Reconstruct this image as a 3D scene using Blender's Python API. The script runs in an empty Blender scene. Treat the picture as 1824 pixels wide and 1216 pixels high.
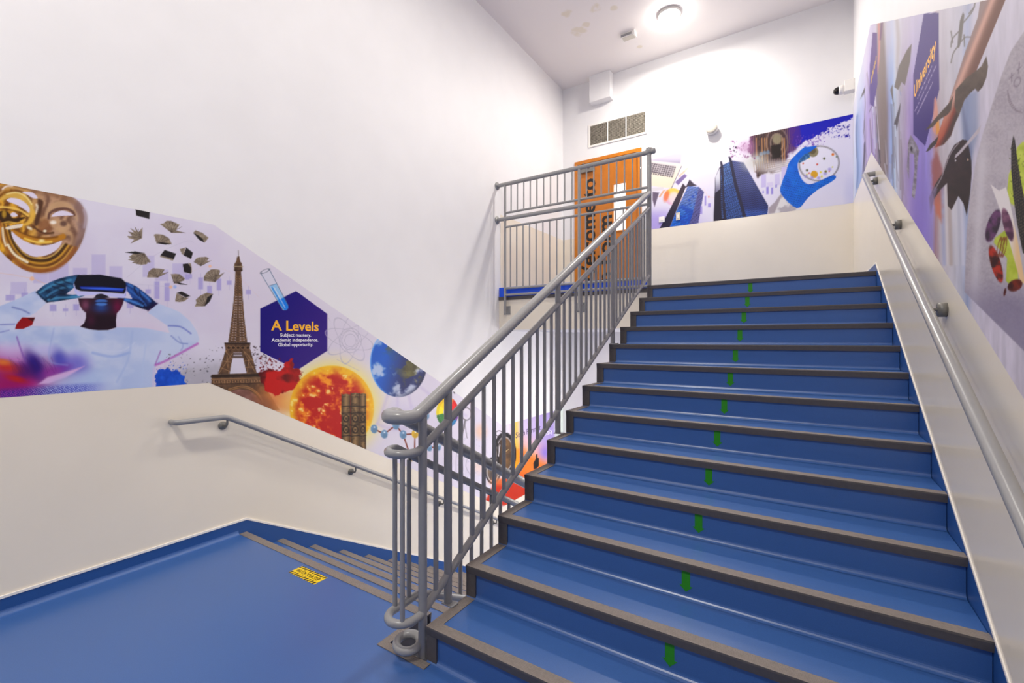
import bpy, bmesh, math, random
import numpy as np
from mathutils import Vector, Matrix

# ------------------------------------------------------------------ camera, light, exposure
scene = bpy.context.scene
COL = scene.collection
FPX, TH, HC, V0 = 807.18, 0.5726, 1.483, 604.4      # focal length in pixels, yaw, eye height, horizon row
cam_d = bpy.data.cameras.new('camera')
cam_d.sensor_width = 36.0
cam_d.lens = FPX / 1824.0 * 36.0
cam_d.shift_y = -(608.0 - V0) / 1824.0
cam_d.clip_start = 0.02
cam = bpy.data.objects.new('camera', cam_d)
cam.location = (0, 0, HC)
cam.rotation_euler = (math.pi / 2, 0, TH)
COL.objects.link(cam)
scene.camera = cam

world = bpy.data.worlds.new('world')
scene.world = world
world.use_nodes = True
bg = world.node_tree.nodes['Background']
bg.inputs[0].default_value = (0.9, 0.95, 1.0, 1)
bg.inputs[1].default_value = 0.02

scene.view_settings.view_transform = 'Standard'
scene.view_settings.look = 'None'
scene.view_settings.gamma = 1.0
scene.view_settings.use_curve_mapping = False
scene.view_settings.exposure = 0.23
scene.cycles.use_denoising = True
scene.cycles.max_bounces = 10
scene.cycles.diffuse_bounces = 6
scene.cycles.sample_clamp_indirect = 6.0

LAMP_W = {'stair': 86.0, 'middle': 44.0, 'landing': 148.0, 'lower': 150.0}      # radiant watts of the ceiling lamps; the middle one is added fill
LAMP_COL = (1.0, 0.955, 0.88)

# ------------------------------------------------------------------ measured places (metres)
XW, XR, YB, YF = -3.625, 0.534, 7.30, -3.20      # left, right, back, front wall faces
ZC, ZL = 5.936, -2.08                            # ceiling, lower floor
RISE, GO, Y1 = 0.16, 0.2918, 1.5414              # up flight
XL, XRN = -1.464, 0.528                          # left and right end of the up flight
ZU = 13 * RISE                                   # upper landing
YE = 5.29                                        # edge of the upper landing over the stairwell
YD = 1.83                                        # first nosing of the down flight
XD = -1.70                                       # open side of the down flight
SL = RISE / GO
def N(y): return RISE + (y - Y1) * SL            # nosing line of the up flight
def D(y): return -(y - YD) * SL                  # nosing line of the down flight

def ray(u, v):
    a, b = (u - 912.0) / FPX, (V0 - v) / FPX
    return (-math.sin(TH) + a * math.cos(TH), math.cos(TH) + a * math.sin(TH), b)
def on_left(u, v, d=0.0):
    r = ray(u, v); t = (XW + d) / r[0]; return (XW + d, r[1] * t, r[2] * t + HC)
def on_right(u, v, d=0.0):
    r = ray(u, v); t = (XR - d) / r[0]; return (XR - d, r[1] * t, r[2] * t + HC)
def on_back(u, v, d=0.0):
    r = ray(u, v); t = (YB - d) / r[1]; return (r[0] * t, YB - d, r[2] * t + HC)

# ------------------------------------------------------------------ materials
def lin(c):
    return tuple(((x / 255.0) / 12.92 if x <= 10.3 else ((x / 255.0 + 0.055) / 1.055) ** 2.4) for x in c)

def material(name, rgb, rough=0.5, metal=0.0, noise=0.0, nscale=30.0, bump=0.0, bscale=200.0, spec=0.5, coat=0.0):
    m = bpy.data.materials.new(name); m.use_nodes = True
    nt = m.node_tree; b = nt.nodes['Principled BSDF']
    c = lin(rgb) + (1,)
    b.inputs['Base Color'].default_value = c
    b.inputs['Roughness'].default_value = rough
    b.inputs['Metallic'].default_value = metal
    b.inputs['Specular IOR Level'].default_value = spec
    b.inputs['Coat Weight'].default_value = coat
    tc = nt.nodes.new('ShaderNodeTexCoord')
    if noise:
        n = nt.nodes.new('ShaderNodeTexNoise'); n.inputs['Scale'].default_value = nscale; n.inputs['Detail'].default_value = 4
        nt.links.new(tc.outputs['Object'], n.inputs['Vector'])
        r = nt.nodes.new('ShaderNodeMapRange')
        r.inputs['From Min'].default_value = 0.3; r.inputs['From Max'].default_value = 0.7
        r.inputs['To Min'].default_value = 1 - noise; r.inputs['To Max'].default_value = 1 + noise
        nt.links.new(n.outputs['Fac'], r.inputs['Value'])
        mx = nt.nodes.new('ShaderNodeMix'); mx.data_type = 'RGBA'; mx.blend_type = 'MULTIPLY'
        mx.inputs['Factor'].default_value = 1.0
        mx.inputs['A'].default_value = c
        nt.links.new(r.outputs['Result'], mx.inputs['B'])
        nt.links.new(mx.outputs['Result'], b.inputs['Base Color'])
    if bump:
        n2 = nt.nodes.new('ShaderNodeTexNoise'); n2.inputs['Scale'].default_value = bscale
        nt.links.new(tc.outputs['Object'], n2.inputs['Vector'])
        bp = nt.nodes.new('ShaderNodeBump'); bp.inputs['Strength'].default_value = bump; bp.inputs['Distance'].default_value = 0.002
        nt.links.new(n2.outputs['Fac'], bp.inputs['Height'])
        nt.links.new(bp.outputs['Normal'], b.inputs['Normal'])
    return m

def emissive(name, rgb, strength, base=(240, 240, 240)):
    m = material(name, base, 0.4)
    b = m.node_tree.nodes['Principled BSDF']
    b.inputs['Emission Color'].default_value = lin(rgb) + (1,)
    b.inputs['Emission Strength'].default_value = strength
    return m

def ribbed(name, rgb):
    m = material(name, rgb, 0.55, noise=0.10, nscale=60)
    nt = m.node_tree; b = nt.nodes['Principled BSDF']
    tc = nt.nodes.new('ShaderNodeTexCoord')
    w = nt.nodes.new('ShaderNodeTexWave'); w.bands_direction = 'Y'
    w.inputs['Scale'].default_value = 45.0
    nt.links.new(tc.outputs['Object'], w.inputs['Vector'])
    bp = nt.nodes.new('ShaderNodeBump'); bp.inputs['Strength'].default_value = 0.6; bp.inputs['Distance'].default_value = 0.002
    nt.links.new(w.outputs['Fac'], bp.inputs['Height'])
    nt.links.new(bp.outputs['Normal'], b.inputs['Normal'])
    return m

M = {
    'wall': material('wall_paint', (233, 231, 231), 0.55, noise=0.015, nscale=3, bump=0.08, bscale=120),
    'dado': material('dado_gloss_paint', (237, 227, 209), 0.22, noise=0.02, nscale=2, bump=0.03, bscale=90),
    'ceiling': None,
    'front_dark': material('bounce_cut_dark_blue', (70, 82, 122), 0.55, noise=0.03, nscale=4),  # assumed dark finish, keeps bounce light off the risers
    'vinyl': material('blue_vinyl', (54, 95, 158), 0.35, noise=0.07, nscale=260, bump=0.05, bscale=400, spec=0.9),
    'vinyl_skirt_shaded': material('blue_vinyl_skirting_shaded', (34, 78, 142), 0.40, noise=0.05, nscale=260),  # same vinyl as the floor, shade of the upright face put into the colour
    'bright_blue': material('royal_blue_upstand', (18, 84, 226), 0.4, noise=0.04, nscale=50),
    'cap': material('white_capping', (238, 233, 226), 0.35, noise=0.01),
    'steel': material('grey_painted_steel', (150, 149, 148), 0.30, noise=0.03, nscale=25, coat=0.25),
    'steel_dark': material('dark_grey_bracket', (122, 119, 113), 0.4, noise=0.05, nscale=40),
    'nosing': ribbed('grey_ribbed_nosing', (130, 120, 113)),
    'nosing_face': material('grey_nosing_face', (86, 81, 80), 0.5, noise=0.08, nscale=50),
    'green': material('green_tape', (40, 138, 6), 0.45, noise=0.05, nscale=60),
    'yellow': material('hazard_yellow', (242, 205, 10), 0.4, noise=0.03),
    'black': material('black_print', (18, 16, 16), 0.45, noise=0.05),
    'wood': material('amber_wood_veneer', (188, 108, 16), 0.35, noise=0.10, nscale=6),
    'wood_frame': material('amber_wood_frame', (198, 116, 20), 0.35, noise=0.10, nscale=8),
    'white_plastic': material('white_plastic', (236, 232, 226), 0.35, noise=0.01),
    'ivory_plastic': material('ivory_plastic', (205, 198, 184), 0.35, noise=0.02),
    'dark_glass': material('dark_dome_glass', (22, 16, 16), 0.08, noise=0.02),
    'mesh_grey': material('vent_dust_grey', (150, 142, 128), 0.6, noise=0.25, nscale=25),
    'vent_dark': material('vent_shade_backing', (62, 56, 48), 0.8, noise=0.2, nscale=20),
    'lettering_yellow': material('lettering_yellow', (250, 182, 30), 0.45, noise=0.01),
    'lettering_white': material('lettering_white', (236, 232, 240), 0.45, noise=0.01),
    'lettering_navy': material('lettering_navy', (48, 30, 80), 0.45, noise=0.01),
    'lit_pane': emissive('lit_door_glass', (255, 250, 244), 0.75),
}
# ceiling paint with the brown water stains it has near the back left
def ceiling_material():
    m = material('ceiling_paint', (240, 233, 229), 0.65)
    nt = m.node_tree; b = nt.nodes['Principled BSDF']
    geo = nt.nodes.new('ShaderNodeNewGeometry')
    acc = None
    for (x, y, r) in ((-2.74, 6.02, .22), (-2.72, 5.62, .16), (-2.35, 5.74, .17), (-2.6, 5.95, .12), (-2.15, 5.86, .10), (-1.05, 6.3, .07), (-2.1, 6.85, .08)):
        d = nt.nodes.new('ShaderNodeVectorMath'); d.operation = 'DISTANCE'
        d.inputs[1].default_value = (x, y, ZC)
        nt.links.new(geo.outputs['Position'], d.inputs[0])
        mr = nt.nodes.new('ShaderNodeMapRange'); mr.inputs['From Min'].default_value = 0; mr.inputs['From Max'].default_value = r
        mr.inputs['To Min'].default_value = 1; mr.inputs['To Max'].default_value = 0
        nt.links.new(d.outputs['Value'], mr.inputs['Value'])
        if acc is None: acc = mr.outputs['Result']
        else:
            a = nt.nodes.new('ShaderNodeMath'); a.operation = 'MAXIMUM'
            nt.links.new(acc, a.inputs[0]); nt.links.new(mr.outputs['Result'], a.inputs[1]); acc = a.outputs[0]
    n = nt.nodes.new('ShaderNodeTexNoise'); n.inputs['Scale'].default_value = 9; n.inputs['Detail'].default_value = 5
    nt.links.new(geo.outputs['Position'], n.inputs['Vector'])
    mu = nt.nodes.new('ShaderNodeMath'); mu.operation = 'MULTIPLY'
    nt.links.new(acc, mu.inputs[0]); nt.links.new(n.outputs['Fac'], mu.inputs[1])
    rp = nt.nodes.new('ShaderNodeMapRange'); rp.inputs['From Min'].default_value = .24; rp.inputs['From Max'].default_value = .36
    nt.links.new(mu.outputs[0], rp.inputs['Value'])
    mx = nt.nodes.new('ShaderNodeMix'); mx.data_type = 'RGBA'
    mx.inputs['A'].default_value = lin((240, 233, 229)) + (1,)
    mx.inputs['B'].default_value = lin((230, 220, 203)) + (1,)
    nt.links.new(rp.outputs['Result'], mx.inputs['Factor'])
    nt.links.new(mx.outputs['Result'], b.inputs['Base Color'])
    return m
M['ceiling'] = ceiling_material()

# ------------------------------------------------------------------ mesh helpers
class MB:
    """collects boxes, prisms, tubes and lathes for ONE mesh object"""
    def __init__(s): s.v = []; s.f = []; s.mi = []; s.sm = []
    def add(s, vs, fs, mi=0, smooth=False):
        o = len(s.v); s.v += [tuple(p) for p in vs]
        for f in fs: s.f.append([i + o for i in f]); s.mi.append(mi); s.sm.append(smooth)
        return s
    def box(s, a, b, mi=0):
        (x0, y0, z0), (x1, y1, z1) = a, b
        return s.add([(x0,y0,z0),(x1,y0,z0),(x1,y1,z0),(x0,y1,z0),(x0,y0,z1),(x1,y0,z1),(x1,y1,z1),(x0,y1,z1)],
                     [(0,3,2,1),(4,5,6,7),(0,1,5,4),(1,2,6,5),(2,3,7,6),(3,0,4,7)], mi)
    def prism(s, pts, ext, mi=0):
        """closed loop of 3-D points pushed along ext"""
        n = len(pts); e = Vector(ext)
        a = [Vector(p) for p in pts]; nrm = Vector((0, 0, 0))
        for i in range(n): nrm += a[i].cross(a[(i + 1) % n])
        if nrm.dot(e) > 0: a = a[::-1]
        vs = a + [p + e for p in a]
        fs = [tuple(range(n)), tuple(range(2 * n - 1, n - 1, -1))]
        fs += [(i, i + n, (i + 1) % n + n, (i + 1) % n) for i in range(n)]
        return s.add(vs, fs, mi)
    def tube(s, pts, r, seg=12, mi=0, closed=False, bend=0.0, bseg=5):
        P = [Vector(p) for p in pts]
        if bend and not closed:
            Q = [P[0]]
            for i in range(1, len(P) - 1):
                d0 = (P[i - 1] - P[i]); d1 = (P[i + 1] - P[i])
                l = min(bend, d0.length * .49, d1.length * .49)
                a, b = P[i] + d0.normalized() * l, P[i] + d1.normalized() * l
                for k in range(bseg + 1):
                    t = k / bseg; Q.append(a * (1 - t) ** 2 + P[i] * 2 * t * (1 - t) + b * t * t)
            Q.append(P[-1]); P = Q
        n = len(P); rings = []; up = None
        for i in range(n):
            if closed: t = (P[(i + 1) % n] - P[i - 1]).normalized()
            else:
                t = ((P[min(i + 1, n - 1)] - P[i]).normalized() if i < n - 1 else Vector((0,0,0))) + ((P[i] - P[max(i - 1, 0)]).normalized() if i else Vector((0,0,0)))
                t.normalize()
            if up is None:
                up = t.cross(Vector((0, 0, 1)))
                if up.length < 1e-3: up = Vector((1, 0, 0))
                up.normalize()
            up = (up - t * up.dot(t)).normalized()
            w = t.cross(up)
            rings.append([P[i] + (up * math.cos(2 * math.pi * k / seg) + w * math.sin(2 * math.pi * k / seg)) * r for k in range(seg)])
        vs = [p for R in rings for p in R]; fs = []
        for i in range(n if closed else n - 1):
            j = (i + 1) % n
            for k in range(seg):
                fs.append((i*seg + k, i*seg + (k+1) % seg, j*seg + (k+1) % seg, j*seg + k))
        s.add(vs, fs, mi, True)
        if not closed:
            s.add(rings[0], [tuple(range(seg))[::-1]], mi); s.add(rings[-1], [tuple(range(seg))], mi)
        return s
    def lathe(s, base, axis, prof, seg=28, mi=0):
        """profile of (radius, distance along axis)"""
        a = Vector(axis).normalized(); u = a.orthogonal().normalized(); w = a.cross(u); b = Vector(base)
        vs = []; fs = []
        for (r, h) in prof:
            for k in range(seg):
                t = 2 * math.pi * k / seg
                vs.append(b + a * h + (u * math.cos(t) + w * math.sin(t)) * max(r, 1e-4))
        for i in range(len(prof) - 1):
            for k in range(seg):
                fs.append((i*seg + k, i*seg + (k+1) % seg, (i+1)*seg + (k+1) % seg, (i+1)*seg + k))
        return s.add(vs, fs, mi, True)
    def build(s, name, mats, parent=None, at=None):
        me = bpy.data.meshes.new(name)
        off = Vector(at) if at is not None else Vector((0, 0, 0))
        me.from_pydata([Vector(p) - off for p in s.v], [], s.f)
        if not isinstance(mats, (list, tuple)): mats = [mats]
        for m in mats: me.materials.append(m)
        me.polygons.foreach_set('material_index', s.mi)
        me.polygons.foreach_set('use_smooth', s.sm)
        me.update()
        o = bpy.data.objects.new(name, me); COL.objects.link(o)
        o.location = off
        if parent is not None:
            o.parent = parent
            w = Vector((0, 0, 0)); q = parent
            while q is not None: w += q.location; q = q.parent
            o.location = off - w
        return o

def tag(o, label, cat=None, group=None, kind=None):
    o['label'] = label
    if cat: o['category'] = cat
    if group: o['group'] = group
    if kind: o['kind'] = kind
    return o
def thing(name, label, cat, loc=(0, 0, 0), group=None):
    o = bpy.data.objects.new(name, None); o.empty_display_size = 0.1
    COL.objects.link(o); o.location = loc
    return tag(o, label, cat, group)
def bevel(o, w=0.004, seg=2):
    m = o.modifiers.new('bevel', 'BEVEL'); m.width = w; m.segments = seg; m.limit_method = 'ANGLE'
    return o
def copy_part(src, parent, loc):
    c = src.copy(); COL.objects.link(c); c.parent = parent; c.location = loc
    return c

def text_mesh(name, body, org, ex, ey, width, mat, parent, height=None, bold=0.0, ref=None, lift=0.0006):
    """lettering as flat mesh: left end of the base line at org, reading along ex, standing along ey"""
    cu = bpy.data.curves.new(name, 'FONT'); cu.body = body; cu.size = 1.0; cu.offset = bold; cu.resolution_u = 3
    ob = bpy.data.objects.new(name, cu); COL.objects.link(ob)
    bpy.context.view_layer.update()
    me = bpy.data.meshes.new_from_object(ob.evaluated_get(bpy.context.evaluated_depsgraph_get()))
    bpy.data.objects.remove(ob)
    co = np.zeros(len(me.vertices) * 3, np.float32); me.vertices.foreach_get('co', co); co = co.reshape(-1, 3)
    x0, x1 = co[:, 0].min(), co[:, 0].max()
    sx = width / (x1 - x0); sy = sx if height is None else height / (co[:, 1].max() if ref is None else ref)
    ex, ey = np.array(ex, float), np.array(ey, float); nz = np.cross(ex, ey)
    P = np.array(org, float) + np.outer((co[:, 0] - x0) * sx, ex) + np.outer(co[:, 1] * sy, ey) + nz * lift
    if parent is not None: P = P - np.array(parent.location)
    me.vertices.foreach_set('co', P.astype(np.float32).ravel()); me.update()
    me.materials.clear(); me.materials.append(mat)
    o = bpy.data.objects.new(name, me); COL.objects.link(o); o.parent = parent
    return o

# ------------------------------------------------------------------ the room shell
T = 0.15
def struct(o, label): return tag(o, label, None, None, 'structure')

wl = MB().box((XW - T, YF - T, ZL - .2), (XW, YB + T, ZC + .1)).build('wall_left', M['wall'])
struct(wl, 'tall white painted wall on the left of the stairwell')
wr = MB().box((XR, YF - T, ZL - .2), (XR + T, YB + T, ZC + .1)).build('wall_right', M['wall'])
struct(wr, 'white wall on the right along the ascending flight')
# back wall around the door opening
DX0, DX1, DZ1 = -3.39, -2.209, 4.588
b = MB()
b.box((XW, YB, ZL - .2), (XR, YB + T, ZU)); b.box((XW, YB, ZU), (DX0, YB + T, DZ1))
b.box((DX1, YB, ZU), (XR, YB + T, DZ1)); b.box((XW, YB, DZ1), (XR, YB + T, ZC + .1))
wb = b.build('wall_back', M['wall']); struct(wb, 'white wall behind the upper landing')
wf = MB().box((XW, YF - T, ZL - .2), (XR, YF, ZC + .1)).build('wall_front', M['front_dark'])
struct(wf, 'unseen wall behind the camera, made dark blue to cut bounce light')
struct(MB().box((XW - T, YF - T, ZC), (XR + T, YB + T, ZC + .1)).build('ceiling', M['ceiling']), 'white ceiling with brown water stains above the stairwell')

# half landing the photographer stands on
pl = [(XW, YF), (XR, YF), (XR, Y1 + .02), (XL, Y1 + .02), (XL, 1.535), (XD, 1.535), (XD, YD - .004), (XW, YD - .004)]
fl = MB().prism([(x, y, 0) for x, y in pl], (0, 0, -.28)).build('floor', [M['vinyl'], M['nosing_face']])
for p in fl.data.polygons:
    if abs(p.normal.z) < .5: p.material_index = 1  # slab sides dark grey, putting the shade of the well hole into colour
struct(fl, 'blue vinyl floor of the half landing')
pu = [(XL, Y1 + 12 * GO + .03), (XR, Y1 + 12 * GO + .03), (XR, YB), (XW, YB), (XW, YE + .012), (XL, YE + .012)]
fu = MB().prism([(x, y, ZU) for x, y in pu], (0, 0, -.44)).build('floor', [M['vinyl']])
struct(fu, 'blue vinyl floor slab of the upper landing')
# fascia and soffit paint of that slab
fs = MB().box((XW, YE, ZU - .46), (XL, YE + .012, ZU - .04)).build('trim_1', M['dado'])
struct(fs, 'cream painted edge of the upper landing slab')
struct(MB().box((XW, YE, ZU - .475), (XL - .0, YB, ZU - .46)).build('ceiling', M['wall']), 'white soffit below the upper landing')
flo = MB().box((XW, 1.0, ZL - .1), (XR, YB, ZL)).build('floor', M['vinyl'])
struct(flo, 'blue vinyl floor at the bottom of the descending flight')

# dado paint below the murals (gloss, a film on the wall)
def zbotL(y):
    return 1.170 if y < 1.57 else max(1.170 - (y - 1.57) * SL, -0.91)
def ztopL(y):
    return 2.321 if y < 1.60 else max(2.321 - (y - 1.60) * SL, 0.25)
def zbotR(y):
    return 3.255 if y > 5.44 else max(3.255 - (5.44 - y) * SL, 1.17)
def ztopR(y):
    return 4.49 if y > 5.50 else max(4.49 - (5.50 - y) * .557, 2.35)
yk = 1.57 + (1.170 + .91) / SL
dl = MB().prism([(XW, YF, -.02), (XW, YD - .05, -.02), (XW, 5.4, ZL), (XW, YB, ZL), (XW, YB, -.91), (XW, yk, -.91), (XW, 1.57, 1.170), (XW, YF, 1.170)], (.0012, 0, 0)).build('dado', M['dado'], wl)
tag(dl, 'cream gloss paint below the left mural')
MB().box((XW + .001, YE + .03, ZU), (XW + .0022, YB, 3.255)).build('dado', M['dado'], wl)
yr = 5.44 - (3.255 - 1.17) / SL
dr = MB().prism([(XR, YF, -.02), (XR, Y1, -.02), (XR, 5.0, ZU - .1), (XR, YB, ZU - .1), (XR, YB, 3.255), (XR, 5.44, 3.255), (XR, yr, 1.17), (XR, YF, 1.17)], (-.0012, 0, 0)).build('dado', M['dado'], wr)
b = MB().box((XW + .003, YB - .0012, ZU), (DX0 - .002, YB, 3.255)); b.box((DX1 + .002, YB - .0012, ZU), (XR - .002, YB, 3.255))
b.build('dado', M['dado'], wb)

# skirtings with white capping
def skirt_profile_box(name, pts_low, h, face, d, label):
    """pts along the wall (y, z of the lower edge); skirting of height h standing proud by d of the wall face"""
    out = []
    for nm, z0, z1, mat, dd in (('s', 0, h, M['vinyl_skirt_shaded'], d), ('c', h, h + .014, M['cap'], d * 1.4)):
        b = MB()
        for (ya, za), (yb, zb) in zip(pts_low[:-1], pts_low[1:]):
            b.prism([(face, ya, za + z0), (face, yb, zb + z0), (face, yb, zb + z1), (face, ya, za + z1)], (dd, 0, 0))
        out.append(b)
    o = out[0].build(name, M['vinyl_skirt_shaded']); struct(o, label)
    out[1].build('capping', M['cap'], o)
    return o
skirt_profile_box('baseboard_left', [(YF, 0), (YD, 0), (5.40, D(5.40) - .02), (YB, ZL + .0)], .093, XW, .008, 'coved blue skirting along the left wall')
# the stair parts of the skirtings reach down behind the steps
b = MB().prism([(XW, YD, .02), (XW, 5.4, D(5.4)), (XW, 5.4, D(5.4) - .30), (XW, YD, -.25)], (.0075, 0, 0)); b.build('stair_skirting', M['vinyl_skirt_shaded'], bpy.data.objects['baseboard_left'])
sr = skirt_profile_box('baseboard_right', [(YF, 0), (Y1 - .12, 0), (5.10, N(5.10) - .055), (YB, ZU)], .093, XR, -.004, 'blue skirting along the right wall and the ascending flight')
MB().prism([(XR, Y1 - .12, .02), (XR, 5.1, N(5.1)), (XR, 5.1, N(5.1) - .35), (XR, Y1 - .12, -.2)], (-.0035, 0, 0)).build('stair_skirting', M['vinyl_skirt_shaded'], sr)
b = MB().box((DX1 + .01, YB - .006, ZU), (XR - .01, YB, ZU + .093)); sk = b.build('baseboard_back', M['vinyl_skirt_shaded']); struct(sk, 'blue skirting along the wall behind the upper landing')
MB().box((DX1 + .01, YB - .008, ZU + .093), (XR - .01, YB, ZU + .104)).build('capping', M['cap'], sk)
# cove where the landing floor turns up into the left skirting
b = MB()
cv = [(XW + .008 + .03 * (1 - math.sin(a)), .03 * (1 - math.cos(a))) for a in [i * math.pi / 12 for i in range(7)]]
loop = [(x, YF, z) for x, z in cv] + [(XW + .008, YF, 0)]
b.prism(loop, (0, YD - .06 - YF, 0)); b.build('cove', M['vinyl'], bpy.data.objects['baseboard_left'])

# blue upstand along the edge of the upper landing
up = MB().box((XW, YE - .002, ZU + .0), (XL - .055, YE + .05, ZU + .135)).build('trim_2', M['bright_blue'])
struct(up, 'royal blue upstand along the edge of the upper landing')
MB().box((XW, YE - .014, ZU - .045), (XL - .02, YE + .03, ZU)).build('edge_strip', M['nosing_face'], up)
# ------------------------------------------------------------------ ascending flight
st = thing('staircase', 'wide blue vinyl staircase rising to the upper landing with grey nosings', 'staircase', (XL, Y1, 0))
NW, NH = 0.055, 0.036                                # nosing width on the tread, height of its face
def up_step(k):
    dy, dz = (k - 1) * GO, (k - 1) * RISE
    return Vector((0, dy, dz))
y, z = Y1, RISE
p_tread = MB().box((XL, y + .014, z - .035), (XRN, y + GO + .016, z - .001)).build('tread', M['vinyl'], st, (XL, y, z))
cove = [(y + .015 - .022 * (1 - math.sin(a)), z - RISE + .022 * (1 - math.cos(a))) for a in [i * math.pi / 10 for i in range(6)]]
rp = [(XL + .002, yy, zz) for yy, zz in [(y + .03, z - RISE), (y - .007, z - RISE)] + cove[1:] + [(y + .015, z - .004), (y + .03, z - .004)]]
p_riser = MB().prism(rp, (XRN - XL - .002, 0, 0)).build('riser', M['vinyl'], st, (XL, y, z))
nz_prof = [(y, z + .002), (y + NW, z + .002), (y + NW, z - .0012), (y + .013, z - .0012), (y + .013, z - NH), (y + .004, z - NH), (y - .001, z - .005)]
b = MB(); b.prism([(XL - .002, a, c) for a, c in nz_prof], (XRN - XL + .004, 0, 0), 0)
p_nose = b.build('nosing', [M['nosing'], M['nosing_face']], st, (XL, y, z))
for p in p_nose.data.polygons:
    if abs(p.normal.y) > .7: p.material_index = 1
b = MB().box((XL - .002, y + NW, z - .0012), (XL + .056, y + GO + .013, z + .002))
b.box((XL - .003, y + .006, z - RISE + .002), (XL + .056, y + .0155, z - NH), 1)
b.box((XL - .003, y + .0155, z - RISE + .002), (XL - .0, y + .05, z - NH), 1)
p_side = b.build('side_trim', [M['nosing'], M['nosing_face']], st, (XL, y, z))
ax = -0.4475
arrow = [(-.018, -NH - .002), (.018, -NH - .002), (.018, -.105), (.029, -.105), (0, -.133), (-.029, -.105), (-.018, -.105)]
p_arrow = MB().prism([(ax + a, y + .0150, z + c) for a, c in arrow], (0, -.0012, 0)).build('arrow_sticker', M['green'], p_riser, (XL, y, z))
p_arrow.location = (0, 0, 0)
tag(p_arrow, 'green arrow sticker pointing down the riser')
for k in range(2, 14):
    o = up_step(k)
    for src in (p_tread, p_riser, p_nose, p_side):
        if k == 13 and src in (p_tread,): continue
        c = copy_part(src, st, src.location + o)
        if src is p_riser: copy_part(p_arrow, c, (0, 0, 0))
# the top nosing's side strip would run over the landing: shorten by a plain strip instead
zz = [(Y1 + .05, -.02)]
for k in range(1, 13):
    yk2 = Y1 + (k - 1) * GO
    zz += [(yk2 + .032, k * RISE - .037), (yk2 + GO + .032, k * RISE - .037)]
zz += [(Y1 + 12 * GO + .032, ZU - .44), (Y1 + 12 * GO - .25, ZU - .44), (Y1 + .35, -.06), (Y1 + .05, -.27)]
MB().prism([(XL + .004, a, c) for a, c in zz], (XRN - XL - .008, 0, 0)).build('waist_slab', M['wall'], st)
# trims round the well hole between the flights
MB().box((XD - .001, 1.495, 0), (XL + .03, 1.536, .004)).build('edge_trim', M['nosing'], st)

# ------------------------------------------------------------------ descending flight
sd = thing('staircase', 'descending blue vinyl flight with grey nosings on the left of the railing', 'staircase', ((XW + XD) / 2, YD, 0))
y, z = YD, 0.0
MB().box((XD - .045, 1.495, 0), (XD - .001, YD - .055, .004)).build('edge_trim', M['nosing'], sd)
q = [(y + .001, z - .004), (y, z + .0025), (y - NW, z + .0025), (y - NW, z - .001), (y - .012, z - .001), (y - .012, z - NH), (y - .003, z - NH)]
d_nose = MB().prism([(XW + .009, a, c) for a, c in q], (XD - XW - .009, 0, 0)).build('nosing', M['nosing'], sd, (XW, y, z))
d_riser = MB().box((XW + .009, y - .028, z - RISE), (XD, y - .013, z - .005)).build('riser', M['vinyl'], sd, (XW, y, z))
d_tread = MB().box((XW + .009, y - .012, z - RISE - .035), (XD, y + GO - .013, z - RISE - .001)).build('tread', M['vinyl'], sd, (XW, y, z))
d_nose.location.z += 0
for k in range(1, 13):
    o = Vector((0, k * GO, -k * RISE))
    for src in (d_nose, d_riser, d_tread):
        if k == 12 and src is d_tread: continue
        copy_part(src, sd, src.location + o)
zz = []
for k in range(0, 12):
    zz += [(YD + k * GO - .03, -(k + 1) * RISE - .036), (YD + (k + 1) * GO - .03, -(k + 1) * RISE - .036)]
zz += [(YD + 12 * GO - .03, ZL + .002), (YD + 11.2 * GO, ZL + .002), (YD - .03, -.40)]
MB().prism([(XW + .01, a, c) for a, c in zz], (XD - XW - .012, 0, 0)).build('waist_slab', M['wall'], sd)

# ------------------------------------------------------------------ stair railing (both flights, one welded frame)
XU, XV = -1.500, -1.638
rl = thing('stair_railing', 'grey steel stair railing with round handrail wrapping round the newel', 'railing', (XU, 1.73, 0))
def u_turn(z, yc, r_, n=9):
    xc = (XU + XV) / 2
    return [(xc + r_ * math.cos(a), yc - r_ * math.sin(a), z) for a in [math.pi * i / n for i in range(n + 1)]]
rr = (XU - XV) / 2
YT = 5.218
def y_up(z, h): return Y1 + (z - h - RISE) / SL
def y_dn(z, h): return YD - (z - h) / SL
YV = 5.20
def rail(name, hu, hd, zt, rad, seg):
    yu, yd = y_up(zt, hu), y_dn(zt, hd)
    pts = [(XU, YT, N(YT) + hu), (XU, max(yu, 1.50), N(max(yu, 1.50)) + hu)]
    arc = u_turn(zt, 1.50, rr)
    if yu > 1.52: pts = pts[:1] + [(XU, yu + .02, zt + .02 * SL), (XU, yu, zt + .003), (XU, yu - .02, zt)]
    else: pts = pts[:1] + [(XU, 1.545, N(1.545) + hu), (XU, 1.515, zt + .004)]
    pts += arc
    yd = max(yd, 1.53)
    pts += [(XV, yd - .015, zt), (XV, yd, zt - .003), (XV, yd + .02, zt - .02 * SL)] if yd > 1.54 else [(XV, 1.52, zt - .003)]
    pts += [(XV, YV, D(YV) + hd)]
    return MB().tube(pts, rad, seg).build(name, M['steel'], rl)
rail('handrail', .985, .968, 1.13, .0315, 20)
rail('middle_rail', .81, .775, .965, .020, 16)
rail('bottom_rail', .04, .115, .20, .0195, 16)
def post(x, yy, z0, z1, r, name='post', par=rl, seg=14):
    return MB().tube([(x, yy, z0), (x, yy, z1)], r, seg).build(name, M['steel'], par)
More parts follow.
